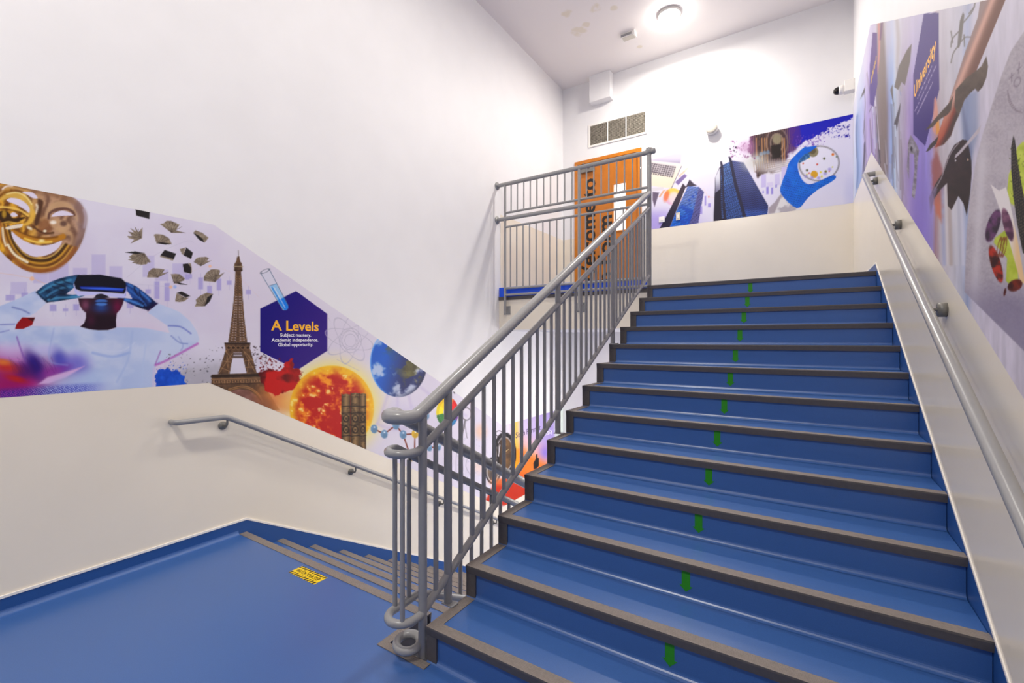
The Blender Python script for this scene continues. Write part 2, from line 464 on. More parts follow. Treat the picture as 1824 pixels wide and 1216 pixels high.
for yy in (1.735, 2.94, 4.06):
    zt_ = RISE * (int((yy - Y1) / GO) + 1)
    post(XU, yy, zt_ + .009, N(yy) + .96, .0205)
    bevel(MB().box((XU - .024, yy - .025, zt_ + .0025), (XL + .012, yy + .025, zt_ + .009)).build('foot_plate', M['steel'], rl), .003)
post(XU, 1.556, .0, 1.13, .0205)
for a, c in ((XV, 1.512), (-1.522, 1.449)):
    post(a, c, .2, .96, .0115, 'baluster', rl, 10)
post(XV, 1.603, .2, .89, .0115, 'baluster', rl, 10)
def balusters(y0, y1, n):
    for i in range(1, n + 1):
        yy = y0 + (y1 - y0) * i / (n + 1)
        post(XU, yy, N(yy) + .04, N(yy) + .80, .0118, 'baluster', rl, 10)
post(XU, 1.645, N(1.645) + .04, N(1.645) + .80, .0118, 'baluster', rl, 10)
balusters(1.735, 2.94, 11); balusters(2.94, 4.06, 10); balusters(4.06, 5.25, 11)
for i in range(35):
    yy = 1.70 + i * .1005
    if yy > 5.15: break
    big = i in (12, 24)
    post(XV, yy, D(yy) + (.115 if not big else -.12), D(yy) + (.77 if not big else .95), .0205 if big else .0118, 'post' if big else 'baluster', rl, 10)
# tube loop by the floor at the newel
b = MB(); n = 28
b.tube([(-1.568 + .058 * math.cos(t), 1.530 + .050 * math.sin(t), .056 + .008 * math.sin(t)) for t in [2 * math.pi * i / n for i in range(n)]], .0195, 14, closed=True)
b.build('base_loop', M['steel'], rl)
MB().tube([(XU - .005, 1.56, .09), (XL + .004, 1.575, .09)], .012, 10).build('fixing_stub', M['steel'], rl)

# ------------------------------------------------------------------ guard rail of the upper landing
YG = 5.235
gr = thing('balcony_guardrail', 'grey steel guard rail across the stairwell edge of the upper landing', 'railing', (-2.37, YG, ZU))
def hbar(x0, x1, zz, r, name, seg=12): return MB().tube([(x0, YG, zz), (x1, YG, zz)], r, seg).build(name, M['steel'], gr)
hbar(XW + .004, -1.50, 3.636, .027, 'top_rail', 16)
hbar(XW + .004, -1.50, 3.156, .027, 'handrail', 16)
for zz in (3.236, 3.040, 2.190, 2.100): hbar(-3.49, -1.50, zz, .0155, 'thin_rail')
for zz in (3.636, 3.156):
    b = MB(); b.lathe((XW, YG, zz), (1, 0, 0), [(.0, 0), (.052, 0), (.052, .012), (.0, .0125)], 24)
    b.build('wall_flange', M['steel'], gr)
MB().tube([(-3.49, YG, 1.84), (-3.49, YG, 3.63)], .018, 12).build('post', M['steel'], gr)
MB().tube([(-2.37, YG, 1.84), (-2.37, YG, 3.63)], .021, 12).build('post', M['steel'], gr)
b = MB().tube([(-1.50, YG + .01, 2.03), (-1.50, YG + .01, 3.66)], .026, 14); b.build('post', M['steel'], gr)
b = MB(); b.lathe((-1.50, YG + .01, 3.612), (0, 0, 1), [(.0, 0), (.03, .004), (.042, .022), (.045, .045), (.036, .072), (.018, .084), (.0, .086)], 20)
b.build('ball_cap', M['steel'], gr)
b = MB(); b.lathe((-1.47, YG + .01, 3.645), (1, 0, 0), [(.0, -.02), (.033, -.02), (.033, .03), (.025, .04), (.0, .041)], 16); b.build('rail_collar', M['steel'], gr)
for xx in [-3.49 + 1.12 * i / 11 for i in range(1, 11)] + [-2.37 + .87 * i / 9 for i in range(1, 9)]:
    MB().tube([(xx, YG, 3.236), (xx, YG, 3.636)], .0098, 8).build('baluster', M['steel'], gr)
    MB().tube([(xx - .012, YG, 2.19), (xx - .012, YG, 3.04)], .0098, 8).build('baluster', M['steel'], gr)
for xx in (-3.49, -2.37):
    b = MB().box((xx - .055, YE - .008, 1.83), (xx + .055, YE, 1.95)); b.box((xx - .012, YG, 1.86), (xx + .012, YE, 1.92))
    for sx in (-.042, .042):
        for sz in (1.845, 1.935): b.lathe((xx + sx, YE - .008, sz), (0, -1, 0), [(.008, 0), (.008, .006), (0, .006)], 8)
    b.build('mounting_plate', M['steel'], gr)

# ------------------------------------------------------------------ wall handrails
def wall_rail(label, pts, rad, face, sgn, brackets, bend, root, disc, drop, thick=.010):
    t = thing('wall_handrail', label, 'handrail', root, 'wall mounted handrails')
    MB().tube(pts, rad, 18, bend=bend).build('rail', M['steel'], t)
    for (x, yy, zz) in brackets:
        b = MB(); b.lathe((face, yy, zz - drop), (sgn, 0, 0), [(0, 0), (disc, 0), (disc, thick), (0, thick + .0005)], 24)
        b.tube([(face + sgn * .008, yy, zz - drop), (x, yy, zz - drop + .004), (x, yy, zz - rad * .6)], .0075, 10, bend=.03)
        b.build('bracket', M['steel_dark'], t)
    return t
XH = XW + .075
hl = lambda yy: .916 - (yy - 1.665) * SL
wall_rail('slim grey handrail on the left wall above the descending flight',
          [(XW + .002, 1.338, .922), (XH, 1.338, .922), (XH, 1.652, .917), (XH, 5.3, hl(5.3)), (XW + .002, 5.35, hl(5.3) - .01)], .0185, XW + .0015, 1,
          [(XH, 1.66, .917), (XH, 2.79, hl(2.79)), (XH, 4.03, hl(4.03)), (XH, 5.12, hl(5.12))], .03, (XW, 1.66, .9), .030, .072)
XG = XR - .078
hr = lambda yy: N(yy) + .832
t = wall_rail('satin grey handrail on the right wall above the ascending flight',
          [(XR - .002, 5.16, hr(5.13) + .005), (XG, 5.16, hr(5.13) + .005), (XG, 5.10, hr(5.10)), (XG, .95, hr(.95))], .0215, XR - .0015, -1,
          [(XG, 5.0, hr(5.0)), (XG, 3.87, hr(3.87)), (XG, 2.74, hr(2.74)), (XG, 1.61, hr(1.61))], .03, (XR, 5.1, 2.9), .032, .034, .030)

# ------------------------------------------------------------------ door on the upper landing
dr_ = thing('door_1', 'amber wood door with black lettering and a narrow glass panel on the upper landing', None, (-2.8, YB, ZU))
dr_['kind'] = 'structure'
b = MB(); F = .062
b.box((DX0 + .001, YB - .022, ZU), (DX0 + F, YB + .12, DZ1 - .001)); b.box((DX1 - F, YB - .022, ZU), (DX1 - .001, YB + .12, DZ1 - .001)); b.box((DX0 + F, YB - .022, DZ1 - F), (DX1 - F, YB + .12, DZ1 - .001))
bevel(b.build('door_frame', M['wood_frame'], dr_), .004)
lx0, lx1, lz0, lz1 = DX0 + F + .004, DX1 - F - .004, ZU + .008, DZ1 - F - .004
wx0, wx1, wz0, wz1 = -2.685, -2.475, 3.30, 4.08
b = MB()
b.box((lx0, YB + .012, lz0), (wx0, YB + .056, lz1)); b.box((wx1, YB + .012, lz0), (lx1, YB + .056, lz1))
b.box((wx0, YB + .012, lz0), (wx1, YB + .056, wz0)); b.box((wx0, YB + .012, wz1), (wx1, YB + .056, lz1))
leaf = b.build('leaf', M['wood'], dr_)
b = MB()
for a, c in (((wx0 - .022, YB + .004, wz0 - .022), (wx0, YB + .012, wz1 + .022)), ((wx1, YB + .004, wz0 - .022), (wx1 + .022, YB + .012, wz1 + .022)),
             ((wx0, YB + .004, wz0 - .022), (wx1, YB + .012, wz0)), ((wx0, YB + .004, wz1), (wx1, YB + .012, wz1 + .022))): b.box(a, c)
b.build('glazing_bead', M['wood_frame'], leaf)
MB().box((wx0, YB + .030, wz0), (wx1, YB + .038, wz1)).build('pane', M['lit_pane'], leaf)
b = MB().box((-3.27, YB - .035, 4.375), (-3.02, YB + .012, 4.43)); b.tube([(-3.10, YB - .03, 4.43), (-3.16, YB - .18, 4.47), (-3.24, YB - .03, 4.50)], .008, 8)
b.build('door_closer', M['steel_dark'], dr_)
b = MB().box((-2.375, YB + .004, 3.02), (-2.335, YB + .012, 3.32)); b.tube([(-2.355, YB + .008, 3.03), (-2.355, YB - .04, 3.05), (-2.355, YB - .04, 3.29), (-2.355, YB + .008, 3.31)], .010, 10, bend=.02)
b.build('pull_handle', M['steel'], dr_)
tag(text_mesh('lettering', 'Welcome to', (-3.020, YB + .0118, 2.36), (0, 0, 1), (-1, 0, 0), 1.90, M['black'], dr_, height=.176, ref=.50, bold=.024, lift=.0), 'black lettering reading up the door')
tag(text_mesh('lettering', '6th Form', (-2.722, YB + .0118, 2.12), (0, 0, 1), (-1, 0, 0), 1.46, M['black'], dr_, height=.176, ref=.50, bold=.024, lift=.0), 'black lettering reading up the door')
for o in dr_.children:
    if o.name.startswith('lettering'): o.location = (0, -.0012, 0)

# ------------------------------------------------------------------ things on the back wall
vt = thing('vent_grille', 'white framed ventilation grille of three dusty panels above the door', 'vent', (-2.62, YB, 4.985))
vx0, vx1, vz0, vz1 = -3.098, -2.148, 4.820, 5.150
b = MB(); fr = .03
b.box((vx0 - fr, YB - .014, vz0 - fr), (vx1 + fr, YB, vz0)); b.box((vx0 - fr, YB - .014, vz1), (vx1 + fr, YB, vz1 + fr))
b.box((vx0 - fr, YB - .014, vz0), (vx0, YB, vz1)); b.box((vx1, YB - .014, vz0), (vx1 + fr, YB, vz1))
b.build('frame', M['white_plastic'], vt)
pw = (vx1 - vx0) / 3
for i in (1, 2): MB().box((vx0 + pw * i - .008, YB - .013, vz0), (vx0 + pw * i + .008, YB - .0005, vz1)).build('mullion', M['white_plastic'], vt)
for i in range(3):
    a0, a1 = vx0 + pw * i + (.008 if i else 0), vx0 + pw * (i + 1) - (.008 if i < 2 else 0)
    MB().box((a0, YB - .002, vz0), (a1, YB - .0003, vz1)).build('dark_backing', M['vent_dark'], vt)  # thin dark sheet, shade of the vent's depth put into its colour
    b = MB(); ns = 17
    for k in range(ns):
        zz = vz0 + (k + .5) * (vz1 - vz0) / ns
        b.box((a0, YB - .010, zz - .0048), (a1, YB - .0025, zz + .0036))
    for k in range(1, 9):
        xx = a0 + (a1 - a0) * k / 9
        b.box((xx - .003, YB - .007, vz0), (xx + .003, YB - .0025, vz1))
    s_ = b.build('louvre_slats', M['mesh_grey'], vt); s_['kind'] = 'stuff'

bx = MB().box((-3.06, 7.156, 5.49), (-2.69, YB, ZC)).build('boxing', M['wall'])
bevel(bx, .004); tag(bx, 'white square boxing in the corner of wall and ceiling above the grille', 'boxing')

al = thing('wall_sounder', 'round off-white alarm sounder on the back wall above the mural', 'alarm', (-1.15, YB, 4.605))
b = MB(); b.lathe((-1.15, YB, 4.605), (0, -1, 0), [(0, 0), (.078, 0), (.080, .012), (.082, .05), (.088, .056), (.090, .075), (.084, .082), (.0, .0825)], 32); b.build('base', M['white_plastic'], al)
b = MB(); b.lathe((-1.15, YB - .080, 4.605), (0, -1, 0), [(.080, 0), (.078, .006), (.066, .014), (.040, .020), (.0, .022)], 32); b.build('dome', M['ivory_plastic'], al)

for (u, v, w, h, lab) in ((1179, 391, .088, .088, 'square white switch plate low on the back mural'), (1208, 385.5, .06, .118, 'narrow cream call point plate on the printed glass tower')):
    c = on_back(u, v)
    s_ = thing('switch_plate', lab, 'switch', c, 'plates on the back wall')
    bevel(MB().box((c[0] - w / 2, YB - .014, c[2] - h / 2), (c[0] + w / 2, YB - .0022, c[2] + h / 2)).build('plate', M['white_plastic'] if w > .07 else M['ivory_plastic'], s_), .003)
    MB().box((c[0] - w * .2, YB - .018, c[2] - h * .2), (c[0] + w * .2, YB - .014, c[2] + h * .2)).build('rocker', M['white_plastic'], s_)

cc = thing('security_camera', 'small white security camera with black dome on the right wall', 'camera', (XR, 7.16, 4.70))
bevel(MB().box((XR - .105, 7.105, 4.625), (XR, 7.215, 4.765)).build('mounting_box', M['white_plastic'], cc), .006)
b = MB(); b.lathe((XR - .104, 7.16, 4.675), (-1, 0, 0), [(0, 0), (.056, 0), (.056, .045), (.050, .058), (0, .058)], 24); b.build('housing', M['white_plastic'], cc)
b = MB(); b.lathe((XR - .160, 7.16, 4.675), (-1, 0, 0), [(.048, 0), (.047, .02), (.038, .042), (.022, .056), (0, .060)], 24); b.build('lens_dome', M['dark_glass'], cc)

# ------------------------------------------------------------------ ceiling things
def ceiling_lamp(x, y_, zc, watts, label, d=.30):
    t = thing('ceiling_lamp', label, 'lamp', (x, y_, zc), 'round ceiling lamps')
    b = MB(); b.lathe((x, y_, zc), (0, 0, -1), [(0, 0), (d / 2, 0), (d / 2, .035), (d / 2 - .012, .04), (0, .0405)], 40); b.build('base', M['white_plastic'], t)
    R_ = d / 2 - .012
    prof = [(R_ * math.cos(a), .085 * math.sin(a)) for a in [i * math.pi / 16 for i in range(9)]]
    area = sum(math.pi * (prof[i][0] + prof[i + 1][0]) * math.hypot(prof[i][0] - prof[i + 1][0], prof[i][1] - prof[i + 1][1]) for i in range(8))
    m = emissive('lamp_diffuser', (255, 255, 255), .14 * watts / (math.pi * area))
    m.node_tree.nodes['Principled BSDF'].inputs['Emission Color'].default_value = LAMP_COL + (1,)
    b = MB(); b.lathe((x, y_, zc - .040), (0, 0, -1), prof, 32); b.build('diffuser', m, t)
    ld = bpy.data.lights.new('lamp_light', 'AREA'); ld.shape = 'DISK'; ld.size = d; ld.energy = .86 * watts; ld.color = LAMP_COL; ld.spread = math.pi
    lo = bpy.data.objects.new('lamp_light', ld); COL.objects.link(lo); lo.parent = t; lo.location = (0, 0, -.135)
    return t
ceiling_lamp(-1.55, 6.37, ZC, LAMP_W['stair'], 'glowing round ceiling lamp above the upper landing')
ceiling_lamp(-1.70, -1.15, ZC, LAMP_W['landing'], 'round ceiling lamp above the half landing behind the camera')
ceiling_lamp(-1.62, 3.05, ZC, LAMP_W['middle'], 'added round fill lamp above the middle of the two flights')  # unseen lamp added to lift the left wall and treads, not the lower risers
ceiling_lamp(-.55, 6.25, ZU - .475 if False else ZU - .44, LAMP_W['lower'], 'round lamp below the upper landing slab over the lower floor')

dt = thing('emergency_light_unit', 'small white rectangular emergency unit on the ceiling beside the lamp', 'ceiling unit', (-2.15, 6.46, ZC))
bevel(MB().box((-2.255, 6.42, ZC - .055), (-2.045, 6.54, ZC)).build('housing', M['white_plastic'], dt), .006)
MB().box((-2.245, 6.415, ZC - .050), (-2.09, 6.42, ZC - .018)).build('front_strip', M['steel'], dt)
MB().box((-2.235, 6.435, ZC - .058), (-2.065, 6.525, ZC - .055)).build('cover', M['ivory_plastic'], dt)

# ------------------------------------------------------------------ hazard sticker on the floor
hz = thing('floor_sticker', 'yellow and black hazard sticker reading watch your step on the blue floor', 'sticker', (-2.628, 1.703, 0))
hw, hd = .134, .047
MB().box((-2.628 - hw, 1.703 - hd, 0), (-2.628 + hw, 1.703 + hd, .0010)).build('backing', M['yellow'], hz)
for sy in (-1, 1):
    y0_ = 1.703 + sy * hd - (.024 if sy > 0 else 0)
    for k in range(10):
        x0_ = -2.628 - hw + k * .0268
        MB().prism([(x0_, y0_, .0011), (x0_ + .013, y0_, .0011), (x0_ + .022, y0_ + .024, .0011), (x0_ + .009, y0_ + .024, .0011)], (0, 0, .0004)).build('stripe', M['black'], hz)
text_mesh('lettering', 'WATCH YOUR STEP', (-2.628 - .115, 1.703 - .0135, .0014), (1, 0, 0), (0, 1, 0), .23, M['black'], hz, height=.028, bold=.012)
# ------------------------------------------------------------------ wall murals: printed vinyl sheets
# Each print is a fine grid lying in the plane of its wall; the picture is coloured in numpy from shapes
# measured on the wall, and every subject of the print is a part of its own.
def _hash(ix, iy, seed):
    n = (ix.astype(np.int64) * 374761393 + iy.astype(np.int64) * 668265263 + seed * 1442695041) & 0x7fffffff
    n = ((n ^ (n >> 13)) * 1274126177) & 0x7fffffff
    return ((n ^ (n >> 16)) & 0xffff) / 65535.0
def vnoise(u, v, s, seed=0):
    x, y = u / s, v / s
    ix, iy = np.floor(x), np.floor(y); fx, fy = x - ix, y - iy
    fx = fx * fx * (3 - 2 * fx); fy = fy * fy * (3 - 2 * fy)
    h = lambda a, b: _hash(ix + a, iy + b, seed)
    return (h(0, 0) * (1 - fx) + h(1, 0) * fx) * (1 - fy) + (h(0, 1) * (1 - fx) + h(1, 1) * fx) * fy
def fbm(u, v, s, seed=0, o=4):
    t = 0; a = .5; k = 0
    for i in range(o):
        t = t + a * vnoise(u, v, s / 2 ** i, seed + i * 17); k += a; a *= .5
    return t / k
def sstep(a, b, x):
    t = np.clip((x - a) / (b - a), 0, 1); return t * t * (3 - 2 * t)
def mixc(a, b, t): return np.asarray(a, float) * (1 - t[:, None]) + np.asarray(b, float) * t[:, None]

def spline(P, closed=False, k=5):
    n = len(P); Q = []
    for i in range(n if closed else n - 1):
        p0, p1, p2, p3 = (P[(i - 1) % n] if closed or i else P[0]), P[i], P[(i + 1) % n], (P[(i + 2) % n] if closed or i + 2 < n else P[-1])
        for j in range(k):
            t = j / k
            Q.append(tuple(.5 * (2 * p1[a] + (p2[a] - p0[a]) * t + (2 * p0[a] - 5 * p1[a] + 4 * p2[a] - p3[a]) * t * t + (3 * p1[a] - p0[a] - 3 * p2[a] + p3[a]) * t ** 3) for a in (0, 1)))
    if not closed: Q.append(P[-1])
    return Q
class Canvas:
    def __init__(s, U, V):
        s.U, s.V = U.ravel().astype(float), V.ravel().astype(float)
        s.C = np.zeros((s.U.size, 3)); s.ID = np.zeros(s.U.size, np.int32); s.names = ['printed_background']; s.labels = [None]
    def part(s, name, label=None):
        s.names.append(name); s.labels.append(label); return len(s.names) - 1
    def put(s, idx, a, col, pid=None):
        if not len(idx): return
        u, v = s.U[idx], s.V[idx]
        c = col(u, v) if callable(col) else np.asarray(col, float)[None, :]
        s.C[idx] = s.C[idx] * (1 - a[:, None]) + c * a[:, None]
        if pid is not None: s.ID[idx[a > .5]] = pid
    def box(s, x0, x1, y0, y1): return np.nonzero((s.U > x0) & (s.U < x1) & (s.V > y0) & (s.V < y1))[0]
    def _sd(s, idx, P):
        u, v = s.U[idx], s.V[idx]; n = len(P); d = np.full(u.shape, 1e9); ins = np.zeros(u.shape, bool)
        for i in range(n):
            (x0, y0), (x1, y1) = P[i], P[(i + 1) % n]
            ex, ey = x1 - x0, y1 - y0; L = ex * ex + ey * ey + 1e-9
            t = np.clip(((u - x0) * ex + (v - y0) * ey) / L, 0, 1)
            d = np.minimum(d, np.hypot(u - x0 - t * ex, v - y0 - t * ey))
            c = (y0 > v) != (y1 > v)
            if ey != 0: ins ^= c & (u < x0 + (v - y0) * ex / ey)
        return np.where(ins, -d, d)
    def fill(s, P, col, soft=.7, a=1.0, pid=None, rag=0.0, rs=5.0, seed=3, sm=False):
        if sm: P = spline(P, True, 4)
        xs, ys = [p[0] for p in P], [p[1] for p in P]; m = soft * 2 + rag * 1.2 + 1
        idx = s.box(min(xs) - m, max(xs) + m, min(ys) - m, max(ys) + m)
        if not len(idx): return
        d = s._sd(idx, P)
        if rag: d = d + (fbm(s.U[idx], s.V[idx], rs, seed) - .5) * 2 * rag
        s.put(idx, (1 - sstep(-soft, soft, d)) * a, col, pid)
    def ell(s, cx, cy, rx, ry, col, soft=.7, a=1.0, pid=None, rot=0.0, ring=None):
        R = max(rx, ry) + soft * 2 + 2
        idx = s.box(cx - R, cx + R, cy - R, cy + R)
        if not len(idx): return
        u, v = s.U[idx] - cx, s.V[idx] - cy
        c, n = math.cos(rot), math.sin(rot); x, y = u * c + v * n, -u * n + v * c
        q = np.hypot(x / rx, y / ry); d = (q - 1) * min(rx, ry)
        if ring: d = np.abs(d) - ring / 2
        s.put(idx, (1 - sstep(-soft, soft, d)) * a, col, pid)
    def blob(s, cx, cy, rx, ry, col, a=1.0, rot=0.0):
        R = max(rx, ry) * 1.6
        idx = s.box(cx - R, cx + R, cy - R, cy + R)
        if not len(idx): return
        u, v = s.U[idx] - cx, s.V[idx] - cy
        c, n = math.cos(rot), math.sin(rot); x, y = u * c + v * n, -u * n + v * c
        s.put(idx, a * (1 - sstep(.15, 1.5, np.hypot(x / rx, y / ry))), col)
    def line(s, P, w, col, soft=.6, a=1.0, pid=None):
        if len(P) > 2: P = spline(P)
        xs, ys = [p[0] for p in P], [p[1] for p in P]; m = w + soft * 2
        idx = s.box(min(xs) - m, max(xs) + m, min(ys) - m, max(ys) + m)
        if not len(idx): return
        u, v = s.U[idx], s.V[idx]; d = np.full(u.shape, 1e9)
        for (x0, y0), (x1, y1) in zip(P[:-1], P[1:]):
            ex, ey = x1 - x0, y1 - y0; L = ex * ex + ey * ey + 1e-9
            t = np.clip(((u - x0) * ex + (v - y0) * ey) / L, 0, 1)
            d = np.minimum(d, np.hypot(u - x0 - t * ex, v - y0 - t * ey))
        s.put(idx, (1 - sstep(-soft, soft, d - w / 2)) * a, col, pid)
    def rect(s, x0, y0, x1, y1, col, a=1.0, soft=.9, sk=0.0):
        s.fill([(x0, y0), (x1, y0 + sk * (x1 - x0)), (x1, y1 + sk * (x1 - x0)), (x0, y1)], col, soft, a)
    def specks(s, x0, y0, x1, y1, n, col, r0=.5, r1=1.8, seed=1, a=.9):
        R = random.Random(seed)
        for _ in range(n):
            r = r0 + (r1 - r0) * R.random() ** 2
            s.ell(R.uniform(x0, x1), R.uniform(y0, y1), r * R.uniform(.7, 1.5), r, col, .6, a, rot=R.random() * 3)

def mural_material(name, rough, spec=.25):
    m = bpy.data.materials.new(name); m.use_nodes = True; nt = m.node_tree; b = nt.nodes['Principled BSDF']
    at = nt.nodes.new('ShaderNodeAttribute'); at.attribute_name = 'ink'
    tc = nt.nodes.new('ShaderNodeTexCoord'); n = nt.nodes.new('ShaderNodeTexNoise'); n.inputs['Scale'].default_value = 140
    nt.links.new(tc.outputs['Object'], n.inputs['Vector'])
    bp = nt.nodes.new('ShaderNodeBump'); bp.inputs['Strength'].default_value = .05; bp.inputs['Distance'].default_value = .001
    nt.links.new(n.outputs['Fac'], bp.inputs['Height']); nt.links.new(bp.outputs['Normal'], b.inputs['Normal'])
    nt.links.new(at.outputs['Color'], b.inputs['Base Color'])
    b.inputs['Roughness'].default_value = rough; b.inputs['Specular IOR Level'].default_value = spec
    return m
def crop(poly, c): return [((x / c[2]) + c[0], (y / c[2]) + c[1]) for x, y in poly]

INK = 1.0
def build_mural(cv, XYZ, nr, nc, root, mat):
    c = np.clip(cv.C, 0, 255) / 255.0
    c = np.where(c <= .04045, c / 12.92, ((c + .055) / 1.055) ** 2.4) * INK
    P = XYZ.reshape(-1, 3) - np.array(root.location)[None, :]
    i = np.arange(nr * nc).reshape(nr, nc)
    q = np.stack([i[:-1, :-1], i[:-1, 1:], i[1:, 1:], i[1:, :-1]], -1).reshape(-1, 4)
    fid = cv.ID[q].max(1)
    # keep the winding towards the room
    for k in range(len(cv.names)):
        f = q[fid == k]
        if not len(f): continue
        vs, inv = np.unique(f.ravel(), return_inverse=True)
        me = bpy.data.meshes.new(cv.names[k])
        me.vertices.add(len(vs)); me.vertices.foreach_set('co', P[vs].astype(np.float32).ravel())
        me.loops.add(len(inv)); me.loops.foreach_set('vertex_index', inv.astype(np.int32).ravel())
        me.polygons.add(len(f)); me.polygons.foreach_set('loop_start', np.arange(0, len(inv), 4, dtype=np.int32)); me.polygons.foreach_set('loop_total', np.full(len(f), 4, np.int32))
        at = me.color_attributes.new('ink', 'FLOAT_COLOR', 'POINT')
        at.data.foreach_set('color', np.c_[c[vs], np.ones(len(vs))].astype(np.float32).ravel())
        me.materials.append(mat); me.update(); me.validate()
        o = bpy.data.objects.new(cv.names[k], me); COL.objects.link(o); o.parent = root
        if cv.labels[k]: o['label'] = cv.labels[k]

def project(X, Y, Z):
    fw = np.maximum(-math.sin(TH) * X + math.cos(TH) * Y, .25); rt = math.cos(TH) * X + math.sin(TH) * Y
    return 912 + FPX * rt / fw, V0 - FPX * (Z - HC) / fw

# ================================================================== LEFT MURAL
def left_mural():
    root = thing('wall_mural', 'long printed mural on the left wall with gold mask, headset wearer, tower and sun', 'mural', (XW, 1.6, 1.7), 'printed wall murals')
    us = np.concatenate([np.linspace(-260, -8, 26), np.arange(-2, 1001, 1.35)])
    ys = np.array([on_left(u, 600)[1] for u in us]); ys = np.append(ys, YB - .002)
    nr = 264; t = np.linspace(0, 1, nr)[:, None]
    zb = np.array([zbotL(y) for y in ys])[None, :]; zt = np.array([ztopL(y) for y in ys])[None, :]
    Z = zb + (zt - zb) * t; Y = np.repeat(ys[None, :], nr, 0); X = np.full_like(Y, XW + .0018)
    U, V = project(X, Y, Z); cv = Canvas(U, V); u, v = cv.U, cv.V
    # backdrop
    n = fbm(u, v, 90, 5)
    c = mixc((213, 204, 224), (222, 217, 231), sstep(.25, .75, n))
    c = mixc(c, (219, 200, 222), sstep(560, 600, v) * (1 - sstep(250, 330, u)) * .8)
    c = mixc(c, (222, 214, 224), sstep(330, 480, u) * .6)
    cv.C[:] = c
    pu = (184, 174, 218)
    for x0, y0, x1, y1 in ((163, 453, 188, 493), (195, 474, 218, 497), (130, 477, 155, 493), (86, 468, 122, 507), (59, 485, 85, 504), (19, 502, 48, 524), (254, 455, 275, 493), (307, 469, 333, 497), (276, 480, 300, 500)):
        cv.rect(x0, y0, x1, y1, pu, .6, 1.2)
    for x0, y0, x1, y1 in ((275, 501, 284, 532), (293, 504, 302, 536), (353, 494, 361.5, 515), (369, 509, 377.5, 526), (386, 496, 394, 517), (404, 499.6, 412.6, 507), (438, 516, 447, 524), (259, 515, 268.6, 523), (226, 538, 237.6, 548.6), (10, 525, 26.6, 535), (38, 521, 50, 530), (88.7, 542.4, 100.5, 554), (112, 549, 121.5, 554), (130.5, 541.7, 141, 553), (60, 542, 70, 549), (336, 488, 342, 496), (330, 488, 337, 498)):
        cv.rect(x0, y0, x1, y1, (162, 152, 212), .75, 1.0)
        cv.line([((x0 + x1) / 2, y0 - 7), ((x0 + x1) / 2, y1 + 9)], .8, (170, 160, 205), .6, .5)
    cv.line([(0, 486), (57, 496), (100, 515)], 1, (228, 190, 170), .7, .8)
    cv.line([(225, 505), (260, 507), (304, 511)], 1, (200, 195, 215), .7, .7)
    cv.line([(226, 494), (275, 455), (330, 430), (345, 432)], .8, (190, 184, 205), .6, .5)
    cv.line([(345, 482), (374, 474), (420, 490), (462, 530)], .8, (222, 200, 200), .6, .5)
    for x, y_, r, col in ((57, 496, 4, (236, 190, 160)), (304, 511, 3, (236, 190, 160)), (374, 474, 2.6, (236, 190, 160)), (311.5, 510.6, 3, (160, 180, 230))): cv.ell(x, y_, r, r, col, .8)
    # ---- gold mask
    pid = cv.part('printed_mask', 'gold smiling theatre mask of the print')
    mask = crop([(-260, 300), (-160, 90), (0, 100), (270, 150), (470, 195), (730, 240), (860, 270), (950, 330), (1020, 430), (1045, 520), (1030, 650), (990, 800), (930, 920), (840, 1030), (740, 1100), (620, 1160), (480, 1185), (330, 1165), (200, 1100), (100, 1020), (0, 920), (-160, 760), (-250, 560)], (0, 310, 6.756))
    def gold(u, v):
        w = fbm(u, v, 26, 11) * 9 + .16 * u + .10 * v
        b = .5 + .5 * np.sin(w * 1.15)
        a = mixc((112, 62, 10), (226, 166, 46), b ** 1.2)
        r = mixc((124, 88, 68), (188, 146, 112), b)
        k = sstep(30, 95, u + (v - 400) * -.25)
        c = mixc(a, r, k)
        c = mixc(c, (176, 158, 168), sstep(125, 158, u - (v - 400) * .35) * .7)
        return mixc(c, (150, 92, 34), sstep(455, 485, v) * .6)
    cv.fill(mask, gold, .8, pid=pid, sm=True)
    K = (0, 310, 6.756); gd = (236, 186, 70); hl = (244, 232, 200); lav = (224, 214, 232)
    def L(P, w, col, soft=1.6, a=.85): cv.line(crop(P, K), w, col, soft, a)
    def F(P, col, soft=1.0, a=1.0): cv.fill(crop(P, K), col, soft, a, sm=True)
    # forehead rim, brows
    L([(-60, 200), (60, 150), (200, 150), (420, 200), (700, 260), (880, 330), (960, 450), (980, 560)], 9, (146, 104, 74), 4, .7)
    L([(0, 230), (80, 170), (200, 170), (360, 220)], 4, (214, 168, 96), 2.5, .8)
    L([(30, 180), (80, 145), (150, 140)], 3, (240, 226, 220), 1.4, .9)
    F([(0, 300), (60, 240), (180, 215), (300, 250), (380, 340), (400, 430), (350, 480), (330, 380), (230, 310), (120, 290), (30, 320)], (224, 180, 78), 2.5, .9)
    L([(80, 240), (200, 220), (310, 270), (380, 360)], 2.5, (250, 232, 160), 1.6, .8)
    F([(545, 470), (590, 380), (700, 320), (820, 340), (910, 440), (930, 560), (880, 490), (800, 420), (690, 415), (610, 460), (570, 520)], (198, 158, 116), 3, .9)
    L([(585, 530), (600, 470), (680, 425), (790, 415), (870, 450), (895, 490)], 4.5, (104, 68, 56), 1.6, .95)
    L([(940, 380), (1000, 500), (990, 640), (940, 800), (860, 930)], 12, (134, 104, 100), 5, .7)
    L([(1010, 430), (1030, 520), (1015, 640)], 4, (186, 172, 184), 3, .8)
    # nose
    F([(460, 300), (520, 330), (505, 420), (480, 520), (450, 610), (415, 600), (430, 480), (450, 380)], (78, 46, 28), 2.2, .95)
    L([(440, 370), (450, 400), (430, 470)], 4, (246, 232, 206), 2.2, .85)
